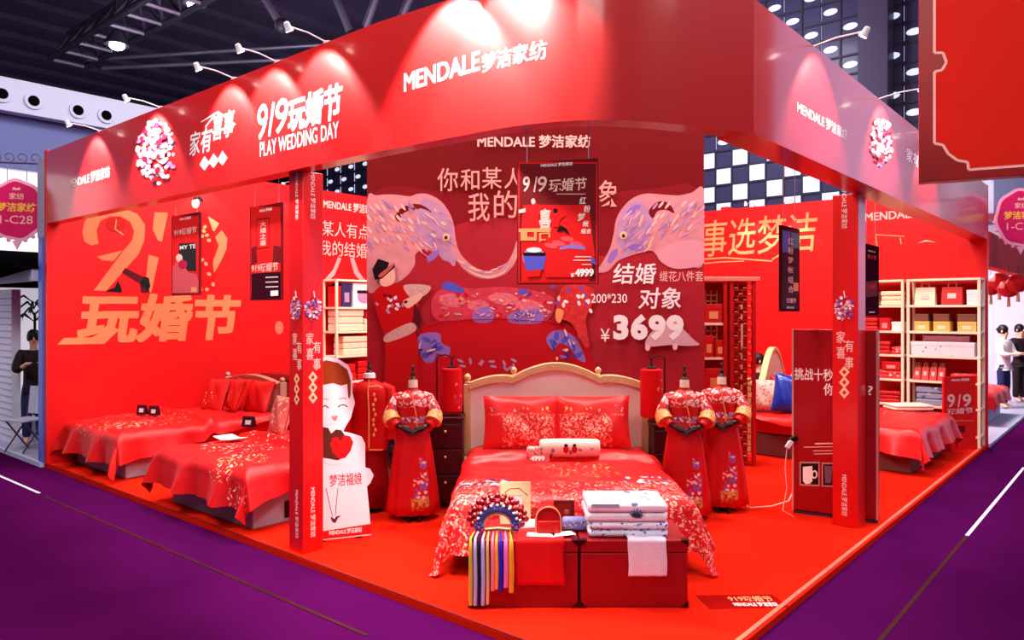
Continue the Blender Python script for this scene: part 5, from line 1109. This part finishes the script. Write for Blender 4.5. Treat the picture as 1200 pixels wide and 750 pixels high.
stack(PB, 4, .6, .95, .13, 2, 'flowered bedding lying low on the fourth tier beside the kiosk', m_bRP); carton(PB, 4, .66, .92, .13, 'red box on the flowered bedding of the fourth tier', m_bR, m_bP, z=.132)
stack(PB, 5, .6, .92, .18, 3, 'red folded quilts on the fifth tier beside the kiosk', m_bR); carton(PB, 6, .55, .9, .24, 'red box on the lowest tier of the rack behind the right bed', m_bR)
LL = [2.57, 2.09, 1.67, 1.25, .80, .35]
RV = math.atan2(V[1], V[0]); oC = B(8.72, 4.27); rack('cream rack of bedding seen between the left post and the elephant panel', oC, RV, 1.1, .4, LL); PC = Place(oC, RV, LL, 'goods on the left rack')
carton(PC, 1, .05, .12, .36, 'red box at the left end of the top tier of the left rack', m_bR); carton(PC, 1, .14, .34, .42, 'dark box with blue picture on the top tier of the left rack', M('goods_navy', (60, 50, 100), .5), m_eleb); c = carton(PC, 1, .38, .86, .42, 'white box with a big round drum picture on the left rack', m_bW)
mb = MB(); mb.lathe([(.13, -.0), (.14, .004)], (0, 0, 0), m_eleb, 24); mb.v = [(x*1.05, -.145-z, .19+y*.8) for x, y, z in mb.v]; mb.build('round_picture', c)
mb = MB(); mb.box((0, -.149, .27), (.32, .003, .05), m_black); mb.build('lid_print', c)
stack(PC, 2, .06, .62, .38, 3, 'tall cream folded bedding on the second tier of the left rack', m_bC); stack(PC, 2, .64, .98, .22, 2, 'low cream folded bedding on the second tier of the left rack', m_bC); carton(PC, 2, .66, .96, .12, 'red box on the low cream bedding of the left rack', m_bR, z=.222)
stack(PC, 3, .18, .95, .33, 3, 'cream quilts piled on the third tier of the left rack', m_bC)
stack(PC, 4, .1, .45, .3, 2, 'red quilts at the left of the fourth tier of the left rack', m_bR); stack(PC, 4, .5, .95, .34, 3, 'red quilts at the right of the fourth tier of the left rack', m_bR)
# standing date sign before the far right rack
p, q = at(1106, 0, 10.75), at(1146, 0, 10.98); p.z = q.z = 0; S = Surf([p, q]); e = (q-p).normalized(); n = Vector((-e.y, e.x, 0))*.03
t = thing('floor_sign', 'red standing sign with white date lettering before the far right rack', 'sign', tuple((p+q)/2))
mb = MB(); mb.prismz([p[:2], q[:2], (q+n)[:2], (p+n)[:2]], 0.0, 1.07, m_posred); mb.build('board', t, world=True, bevel=.003)
A = Art(S, .001); A.text(BRAND, 1115, 1136, 444, 447, m_white, .01); A.text('9', 1110, 1119, 462, 478, m_pinkw, .02); A.line([(1125, 462), (1123, 477)], 1.6, m_pinkw); A.text('9', 1128, 1138, 462, 477, m_pinkw, .02); A.text('玩婚节', 1110, 1140, 479, 486, m_pinkw, .02); A.line([(1110, 493), (1141, 493)], .8, m_goldl); A.poly([(1120, 499), (1131, 499), (1131, 507), (1120, 507)], m_dark); A.build('print', t)
# ------------------------------------------------------------------ red lattice cabinet
x0, x1, yl = X(822, 9.7), X(886, 9.7), 9.7
t = thing('lattice_cabinet', 'tall red carved lattice cabinet with open shelves behind the right gown mannequins', 'cabinet', ((x0+x1)/2, yl+.2, 0))
w = x1-x0; m_lat = M('lattice_red', (190, 18, 18), .4, bump=.2); m_latd = M('lattice_back', (150, 20, 18), .5)
mb = MB(); mb.bbox((-w/2, .16, .0), (w/2, .2, 2.42), m_latd); mb.build('back_panel', t)
mb = MB(); mb.bbox((-w/2-.03, -.22, 2.40), (w/2+.05, .2, 2.46), M('cornice_pale', (236, 120, 100), .4)); mb.build('cornice', t, bevel=.01)
for x in (-w/2+.02, -.04, .04, w/2-.02): mb = MB(); mb.bbox((x-.022, -.2, 0), (x+.022, -.15, 2.4), m_lat); mb.build('post', t, bevel=.005)
for z in (.5, .95, 1.4, 1.85): mb = MB(); mb.bbox((-w/2+.01, -.17, z-.02), (-.03, .16, z+.015), m_cream if z > 1.2 else m_lat); mb.build('shelf', t, bevel=.004)
mb = MB()
for i in range(30):
    z = .1+i*.078
    mb.bbox((.06, -.18, z), (w/2-.04, -.165, z+.012), m_lat)
    for j in range(5):
        xx = .07+j*(w/2-.12)/4
        if (i+j) % 2: mb.bbox((xx-.006, -.182, z), (xx+.006, -.163, z+.078), m_lat)
        else: mb.bbox((xx+.01, -.182, z+.03), (xx+.05, -.163, z+.04), m_goldm)
mb.build('lattice_panel', t)
mb = MB()
for i in range(9): mb.bbox((.16, -.19, 1.0+i*.13), (.18, -.184, 1.06+i*.13), m_goldm)
mb.tube([(.17, -.2, 1.85), (.17, -.2, 1.55)], .014, m_goldm, 8); mb.build('gilt_pull', t)
mb = MB()
for i in range(10):
    z = 1.5+i*.08
    mb.bbox((-w/2+.04, .14, z), (-.06, .158, z+.02), m_goldm)
    for j in range(4): mb.bbox((-w/2+.06+j*.075, .14, z), (-w/2+.075+j*.075, .158, z+.08), m_goldm)
mb.build('gilt_fretwork', t)
PL = Place((x0, yl+.03, 0), 0, [2.4, 1.866, 1.416, .966], 'red boxes in the lattice cabinet')
for k, xa, xb, h, nm in ((1, .05, .28, .24, 'red box on the upper open shelf of the lattice cabinet'), (2, .04, .17, .28, 'left red box on the middle open shelf of the lattice cabinet'), (2, .19, .31, .22, 'right red box on the middle open shelf of the lattice cabinet'), (3, .06, .3, .3, 'red box on the low open shelf of the lattice cabinet')): carton(PL, k, xa, xb, h, nm, m_bR, m_goldl, y0=0, d=.12)
def wall_lamp(label, a, b, z, da, db, aim_a, aim_b): return spotlamp(label, B(a, b, z), B(a+da, b+db, z+.02), B(aim_a, aim_b, z-1.0), 45, 80, 'arm spotlights on the stand walls')
wall_lamp('white spotlight on top of the left wall just left of the left post', 9.2, 3.55, 4.14, -.5, .0, 9.1, 3.55)
wall_lamp('white spotlight on top of the left wall above the red cabinet', 9.2, 2.2, 4.14, -.5, .0, 9.1, 2.2)
for k, (bb, lab) in enumerate(((3.6, 'right of the elephant panel'), (2.9, 'above the narrow dark poster'))): wall_lamp('white spotlight on top of the right wall ' + lab, bb, 9.74, 3.92, 0, -.45, bb, 9.6)
# ------------------------------------------------------------------ people
def skinned(name, joints, edges, parent, mat, root, sub=1):
    idx = {k: i for i, k in enumerate(joints)}; me = bpy.data.meshes.new(name)
    me.from_pydata([joints[k][0] for k in joints], [(idx[a], idx[b]) for a, b in edges], []); me.materials.append(mat)
    o = obj_new(name, me, parent); md = o.modifiers.new('skin', 'SKIN'); md.use_smooth_shade = True
    for k, i in idx.items():
        v = me.skin_vertices[0].data[i]; r = joints[k][1]; v.radius = r if isinstance(r, tuple) else (r, r); v.use_root = (k == root)
    s_ = o.modifiers.new('sub', 'SUBSURF'); s_.levels = sub; s_.render_levels = sub; return o
def person(label, loc, rz, pose, shirt, trousers, arm=0.0, bun=False):
    t = thing('person', label, 'person', loc, rz); J = {}
    hz = .93 if pose == 'stand' else .52
    J['pelvis'] = ((0, 0, hz), (.11, .09)); J['belly'] = ((0, -.01, hz+.17), (.105, .08)); J['chest'] = ((0, 0, hz+.36), (.12, .085)); J['neck'] = ((0, 0, hz+.52), .052); J['jaw'] = ((0, -.025, hz+.60), (.06, .065)); J['head'] = ((0, -.01, hz+.69), (.078, .09)); J['crown'] = ((0, 0, hz+.77), (.055, .065))
    E = [('pelvis', 'belly'), ('belly', 'chest'), ('chest', 'neck'), ('neck', 'jaw'), ('jaw', 'head'), ('head', 'crown')]
    for s_, n_ in ((-1, 'l'), (1, 'r')):
        J['sh'+n_] = ((s_*.17, 0, hz+.44), .055); J['el'+n_] = ((s_*.235, -.04-arm*.1, hz+.19), .042); J['wr'+n_] = ((s_*(.2-arm*.08), -.22-arm*.06, hz+.10+arm*.18), .03); J['pa'+n_] = ((s_*(.17-arm*.08), -.29-arm*.05, hz+.10+arm*.22), (.034, .018))
        E += [('chest', 'sh'+n_), ('sh'+n_, 'el'+n_), ('el'+n_, 'wr'+n_), ('wr'+n_, 'pa'+n_)]
        p = Vector(J['pa'+n_][0])
        for f, (l, o_) in enumerate(((.075, -.026), (.085, -.009), (.08, .009), (.062, .025))):
            J['f%d%s' % (f, n_)] = (tuple(p+Vector((o_, -l*.5, .0))), .009); J['g%d%s' % (f, n_)] = (tuple(p+Vector((o_*1.1, -l*.85, -.022))), .0075)
            E += [('pa'+n_, 'f%d%s' % (f, n_)), ('f%d%s' % (f, n_), 'g%d%s' % (f, n_))]
        J['th'+n_] = (tuple(p+Vector((-s_*.045, -.0, .005))), .01); J['ti'+n_] = (tuple(p+Vector((-s_*.055, -.04, .0))), .008); E += [('wr'+n_, 'th'+n_), ('th'+n_, 'ti'+n_)]
        J['hip'+n_] = ((s_*.08, 0, hz-.14), .072)
        if pose == 'stand': J['kn'+n_] = ((s_*.09, -.01, .49), .058); J['an'+n_] = ((s_*.09, .02, .09), .038); J['toe'+n_] = ((s_*.1, -.13, .035), .035)
        else: J['kn'+n_] = ((s_*.1, -.42, .50), .062); J['an'+n_] = ((s_*.1, -.38, .09), .038); J['toe'+n_] = ((s_*.11, -.54, .035), .035)
        E += [('pelvis', 'hip'+n_), ('hip'+n_, 'kn'+n_), ('kn'+n_, 'an'+n_), ('an'+n_, 'toe'+n_)]
    skinned('body', J, E, t, m_skin, 'pelvis')
    g = lambda keys, k: {a: (J[a][0], tuple(x*k+.024 for x in (J[a][1] if isinstance(J[a][1], tuple) else (J[a][1],)*2))) for a in keys}
    ks = ['pelvis', 'belly', 'chest', 'shl', 'ell', 'shr', 'elr']; Q = g(ks, 1.12); Q['nk'] = ((0, 0, hz+.485), (.075, .07)); Q['hem'] = ((0, 0, hz-.07), (.15, .12)); Q['wl'] = (tuple(Vector(J['ell'][0]).lerp(Vector(J['wrl'][0]), .8)), .047); Q['wr'] = (tuple(Vector(J['elr'][0]).lerp(Vector(J['wrr'][0]), .8)), .047)
    skinned('shirt', Q, [('hem', 'pelvis'), ('pelvis', 'belly'), ('belly', 'chest'), ('chest', 'nk'), ('chest', 'shl'), ('shl', 'ell'), ('ell', 'wl'), ('chest', 'shr'), ('shr', 'elr'), ('elr', 'wr')], t, shirt, 'pelvis')
    ks = ['pelvis', 'hipl', 'knl', 'anl', 'hipr', 'knr', 'anr']; Q2 = g(ks, 1.0); Q2['waist'] = ((0, 0, hz+.1), (.125, .1)); skinned('trousers', Q2, [('waist', 'pelvis'), ('pelvis', 'hipl'), ('hipl', 'knl'), ('knl', 'anl'), ('pelvis', 'hipr'), ('hipr', 'knr'), ('knr', 'anr')], t, trousers, 'pelvis')
    c = Vector(J['head'][0]); mb = MB()
    prof = [(.001, .115), (.05, .105), (.085, .07), (.098, .02), (.1, -.02), (.09, -.07)]
    mb.lathe(list(reversed(prof)), (c.x, c.y+.022, c.z+.012), m_hair, 18, .92, 1.0)
    if bun: mb.ball((c.x, c.y+.11, c.z+.02), .045, m_hair, 10, 8)
    mb.build('hair', t)
    mb = MB()
    for s_ in (-1, 1): mb.ball((s_*.03, c.y-.088, c.z-.005), .011, m_black, 8, 6, (1.2, .5, .7))
    mb.build('eyes', t)
    mb = MB(); mb.tube([(0, c.y-.082, c.z), (0, c.y-.108, c.z-.035), (0, c.y-.088, c.z-.045)], [.008, .015, .008], m_skin, 8)
    for s_ in (-1, 1): mb.ball((s_*.083, c.y+.0, c.z-.015), .024, m_skin, 8, 6, (.4, .8, 1.2))
    mb.build('nose_and_ears', t); mb = MB(); mb.ball((0, c.y-.082, c.z-.075), .02, M('lips', (180, 80, 80), .5), 8, 6, (1.2, .5, .4)); mb.build('mouth', t)
    return t
m_dkcl = M('dark_cloth', (40, 26, 32), .7); m_whcl = M('white_cloth', (236, 226, 232), .7); m_jean = M('navy_cloth', (40, 46, 90), .7)
def stool(label, loc, h, mat):
    t = thing('stool', label, 'stool', loc); mb = MB(); mb.lathe([(.17, h-.05), (.18, h-.03), (.17, h)], (0, 0, 0), mat, 18); mb.build('seat', t)
    for i in range(4): q = PI/4+i*PI/2; mb = MB(); mb.tube([(.12*math.cos(q), .12*math.sin(q), h-.04), (.17*math.cos(q), .17*math.sin(q), 0)], .014, m_steeld, 8); mb.build('leg', t)
p = at(889.5, 0, 12.3); stool('low stool behind the headboard of the right bed', (p.x, p.y, 0), .43, m_dkcl)
person('person with short black hair and dark top seated behind the headboard of the right bed', (p.x, p.y, 0), PI/2-.3, 'sit', m_dkcl, m_jean, .3)
# ------------------------------------------------------------------ neighbouring stands
m_nbw = M('neighbour_white', (196, 200, 232), .5); m_nbb = M('neighbour_blue', (104, 112, 168), .5); m_nbg = M('neighbour_grey', (170, 170, 200), .55)
t = thing('exhibition_booth', 'white and blue neighbouring stand on the left with round holes in its tall header', 'exhibition stand', B(11, 2, -.05))
def nb(name, a0, a1, b0, b1, z0, z1, mat, parent=None):
    mb = MB(); mb.prismz([tuple(B(a, b)[:2]) for a, b in ((a0, b0), (a0, b1), (a1, b1), (a1, b0))], z0, z1, mat); return mb.build(name, parent or t, smooth=False, world=True)
hd = nb('header', 12.0, 12.3, -2, 3.4, 5.22, 5.75, m_nbw); nb('lower_header', 12.25, 12.4, -2, 3.4, 4.35, 5.22, m_nbb); nb('back_wall', 12.3, 12.4, -2, 3.4, -.05, 4.35, M('neighbour_wall_glow', (236, 234, 246), .5, emit=.55)); nb('platform', 9.28, 12.3, 0, 6, -.05, .0, m_nbg)  # back wall is no lamp; its emission stands in for booth lighting
nb('corner_pillar', 9.28, 9.42, -.02, .1, 0, 3.0, M('pillar_blue', (90, 110, 220), .4)); nb('corner_pillar', 9.28, 9.52, .0, .2, 3.0, 4.05, m_nbg); nb('platform_edge', 9.28, 12.3, -.04, -.0, -.05, .01, m_nbw)
S = Surf([B(12.0, -2), B(12.0, 9)])
for px, py in ((2, 110), (39, 118.5), (91, 129.5), (124, 135.5)):
    q, z = S.sz(px, py); mb = MB()
    for (r0, m, off) in ((.135, m_nbw, .03), (.085, M('matte_black', (10, 8, 12), .9), .034)):
        pts = [S.point(q+r0*math.cos(k*PI/10), z+r0*math.sin(k*PI/10), off) for k in range(20)]; pb = [S.point(q+r0*math.cos(k*PI/10), z+r0*math.sin(k*PI/10), 0) for k in range(20)]
        mb.add(pts+pb, [tuple(range(20))]+[(k, 20+k, 20+(k+1) % 20, (k+1) % 20) for k in range(20)], m)
    mb.build('porthole', hd, world=True)
mb = MB(); v = [B(9.4, -.3, 2.62), B(12.2, -.3, 3.0), B(12.2, -.3, 2.4), B(9.4, -.3, 2.58), B(9.4, 1.0, 2.62), B(12.2, 1.0, 3.0), B(12.2, 1.0, 2.4), B(9.4, 1.0, 2.58)]
mb.add(v, [(0, 1, 2, 3), (7, 6, 5, 4), (0, 4, 5, 1), (3, 2, 6, 7), (1, 5, 6, 2), (0, 3, 7, 4)], M('matte_black', (10, 8, 12), .9)); mb.build('black_canopy', t, smooth=False, world=True)
nb('beam', 9.42, 12.2, -.1, .0, 2.42, 2.58, m_nbg); nb('side_panel', 11.3, 12.0, .2, .32, 0, 2.35, M('lined_panel', (222, 218, 240), .5))
mb = MB()
for k in range(22): z = .1+k*.1; mb.prismz([tuple(B(a, b)[:2]) for a, b in ((11.3, .19), (11.3, .2), (12.0, .2), (12.0, .19))], z, z+.02, m_nbg)
mb.build('panel_lines', t, smooth=False, world=True)
q = thing('counter', 'dark counter with white cupboard front in the left neighbouring stand', 'counter', B(11.3, 1.05, 0), RL)
mb = MB(); mb.bbox((-.45, -.2, 0), (.45, .2, .68), m_nbw); mb.build('cupboard', q, bevel=.006); mb = MB(); mb.bbox((-.47, -.22, .68), (.47, .22, 1.08), m_black); mb.build('dark_top', q, bevel=.006)
q = thing('palm_plant', 'dark palm fronds of a plant in the left neighbouring stand', 'plant', tuple(B(12.02, .72, 0)))
mb = MB(); mb.lathe([(.16, 0), (.2, .3), (.19, .32)], (0, 0, 0), m_nbw, 16); mb.build('pot', q)
mb = MB(); mb.tube([(0, 0, .3), (.01, 0, 1.2), (0, .02, 2.0)], .02, m_dkcl, 8); mb.build('stem', q)
mb = MB(); m_frond = M('palm_green', (30, 36, 44), .6)
for k in range(14):
    a_ = k*2.4; r_ = .24+.08*(k % 3); z_ = 1.85+.1*(k % 4)
    mb.tube([(0, 0, z_), (r_*.5*math.cos(a_), r_*.5*math.sin(a_), z_+.12), (r_*math.cos(a_), r_*math.sin(a_), z_+.03), (1.25*r_*math.cos(a_), 1.25*r_*math.sin(a_), z_-.1)], [.006, .02, .014, .002], m_frond, 5)
mb.build('fronds', q)
q = thing('folding_chair', 'white folding chair with dark crossed legs beside the left neighbouring stand pillar', 'chair', tuple(at(30, 0, 10.75)*1), -.35); q.location.z = 0
mb = MB(); mb.box((0, 0, .46), (.40, .38, .03), m_nbw); mb.build('seat', q, bevel=.01); mb = MB()
for k in range(6): mb.box((-.17+k*.068, .2, .72), (.058, .016, .40), m_nbw, rx=-.1)
mb.build('backrest', q, bevel=.005)
for s_ in (-1, 1):
    for f in (-1, 1): mb = MB(); mb.tube([(s_*.18, f*.18, .01), (s_*.18, -f*.16, .45)], .012, m_steeld, 8); mb.build('leg', q)
    mb = MB(); mb.tube([(s_*.19, .17, .45), (s_*.19, .22, .93)], .011, m_steeld, 8); mb.build('back_post', q)
p = B(11.05, .42, 0); person('person in dark clothes holding a phone in the left neighbouring stand', tuple(p), .6, 'stand', m_dkcl, m_jean, 1.0)
# hanging oval signs on iron scrolls
def oval_sign(label, c, rx, rz_, facing, arm_to):
    t = thing('oval_sign', label, 'sign', tuple(c), facing)
    pts = [(rx*math.cos(k*PI/24)*(1+.025*math.cos(k)), rz_*math.sin(k*PI/24)*(1+.025*math.cos(k))) for k in range(48)]
    mb = MB(); mb.prismy(pts, -.012, .012, M('sign_rim', (244, 170, 200), .4)); mb.build('rim', t)
    mb = MB(); mb.prismy([(x*.9, z*.9) for x, z in pts], -.018, .018, M('sign_magenta', (214, 20, 96), .4)); mb.build('plate', t)
    mb = MB()
    for k in range(11): q = PI+PI*(k+.5)/11; mb.ball((rx*1.02*math.cos(q), 0, rz_*1.02*math.sin(q)), .03, M('sign_rim', 0), 8, 6, (1, .4, 1))
    mb.prismy([(-.06, -rz_), (.06, -rz_), (0, -rz_-.12)], -.01, .01, M('sign_rim', 0)); mb.build('lace_edge', t)
    mb = MB()
    for txt, x, z0, z1, m, b in (('家纺', .09, .14, .23, m_pinkw, .01), ('梦洁家纺', .24, -.03, .1, M('sign_yellow', (250, 200, 60), .4), .02), ('1-C28', .2, -.19, -.08, m_pinkw, .0)):
        vv, ff = glyphs(txt, b); mb.add([(-x+2*x*u, -.02, z0+(z1-z0)*v_) for u, v_ in vv], ff, m)
    mb.add([(-.05, -.02, .27), (.05, -.02, .27), (.04, -.02, .31), (0, -.02, .29), (-.04, -.02, .31)], [(0, 1, 2, 3, 4)], m_pinkw); mb.build('lettering', t, smooth=False)
    mb = MB()
    for x in (-.12, .12): mb.tube([(x, 0, rz_*.93), (x, 0, rz_+.22)], .006, m_steel, 5)
    z = rz_+.22; L_ = arm_to; sg = 1 if L_ > 0 else -1
    mb.tube([(L_, 0, z), (-.3*sg, 0, z)], .012, m_steeld, 8)
    for k in range(5):
        cx_ = L_-sg*(.1+k*.16); mb.tube([(cx_+.065*math.cos(q)*(1-q/9), 0, z+.075+.065*math.sin(q)*(1-q/9)) for q in [i*.5-1.57 for i in range(14)]], .006, m_steeld, 5)
    mb.build('iron_scroll', t)
    return t
p = at(20, 246, 10.2); oval_sign('magenta oval stand-number sign on an iron scroll at the left neighbouring stand', p, .36, .42, .2, (X(53, 10.05)-p.x))
p = at(1196, 255, 11.6); oval_sign('magenta oval stand-number sign on an iron scroll at the right neighbouring stand', p, .36, .45, -.2, -.47)
t = thing('exhibition_booth', 'white neighbouring stand on the right with red fabric and lanterns', 'exhibition stand', B(1, 13, -.05))
nb('header', -.0, .2, 10.3, 18, 3.55, 4.6, m_nbw); nb('side_wall', .0, 4.2, 16.6, 16.75, 0, 4.0, m_nbw); nb('red_fabric', .1, .3, 10.6, 18, 2.75, 3.3, m_posred); nb('platform', -.02, 6, 9.85, 18, -.05, .0, m_nbg); nb('white_screen', 1.7, 1.8, 12.6, 15.0, 0, 2.3, M('screen_pale', (250, 226, 214), .5)); nb('back_wall', 4.2, 4.35, 9.9, 16.7, 0, 4.0, m_bR)
mb = MB(); mb.prismz([tuple(B(a, b)[:2]) for a, b in ((.6, 13.6), (.6, 14.0), (.68, 14.0), (.68, 13.6))], 1.5, 2.5, m_bR); mb.build('red_banner', t, world=True)
mb = MB()
for k in range(4): mb.prismz([tuple(B(a, b)[:2]) for a, b in ((.585, 13.7), (.585, 13.9), (.6, 13.9), (.6, 13.7))], 1.6+k*.22, 1.74+k*.22, m_pinkw)
mb.build('banner_marks', t, world=True)
for i, (px, py, Y) in enumerate(((1161, 336, 13.4), (1171, 330, 13.2), (1182, 338, 13.0), (1193, 332, 12.8))):
    p = at(px, py, Y); o = thing('paper_lantern', ('first', 'second', 'third', 'fourth')[i]+' red paper lantern from the left hanging in the right neighbouring stand', 'lantern', tuple(p), 0, 'red lanterns of the right neighbouring stand')
    mb = MB(); mb.lathe([(.05, -.15), (.13, -.11), (.18, 0), (.13, .11), (.05, .15)], (0, 0, 0), m_bR, 20, wob=lambda q, z: 1+.04*math.cos(q*10)); mb.build('paper_globe', o)
    mb = MB(); mb.tube([(0, 0, -.15), (0, 0, -.32)], [.02, .03], m_goldm, 8); mb.build('tassel', o); mb = MB(); mb.tube([(0, 0, .15), (0, 0, 2.8-p.z)], .004, m_black, 5); mb.build('string', o)
bed4 = bed('bed with crimson flowered quilt in the right neighbouring stand', B(.35, 13.0), RU, 2.0, 1.7, m_nbw, m_quilt2, .12, .36, .32, None, 31)
p = at(1176, 0, 15.6); person('person with black hair and white shirt behind the flowered bed at far right', (p.x, p.y, 0), .5, 'stand', m_whcl, m_jean, .6, True); bpy.context.view_layer.update()
p = at(1195, 0, 16.6); person('person in dark top standing behind the person in white at far right', (p.x, p.y, 0), .2, 'stand', m_dkcl, m_dkcl, .3)
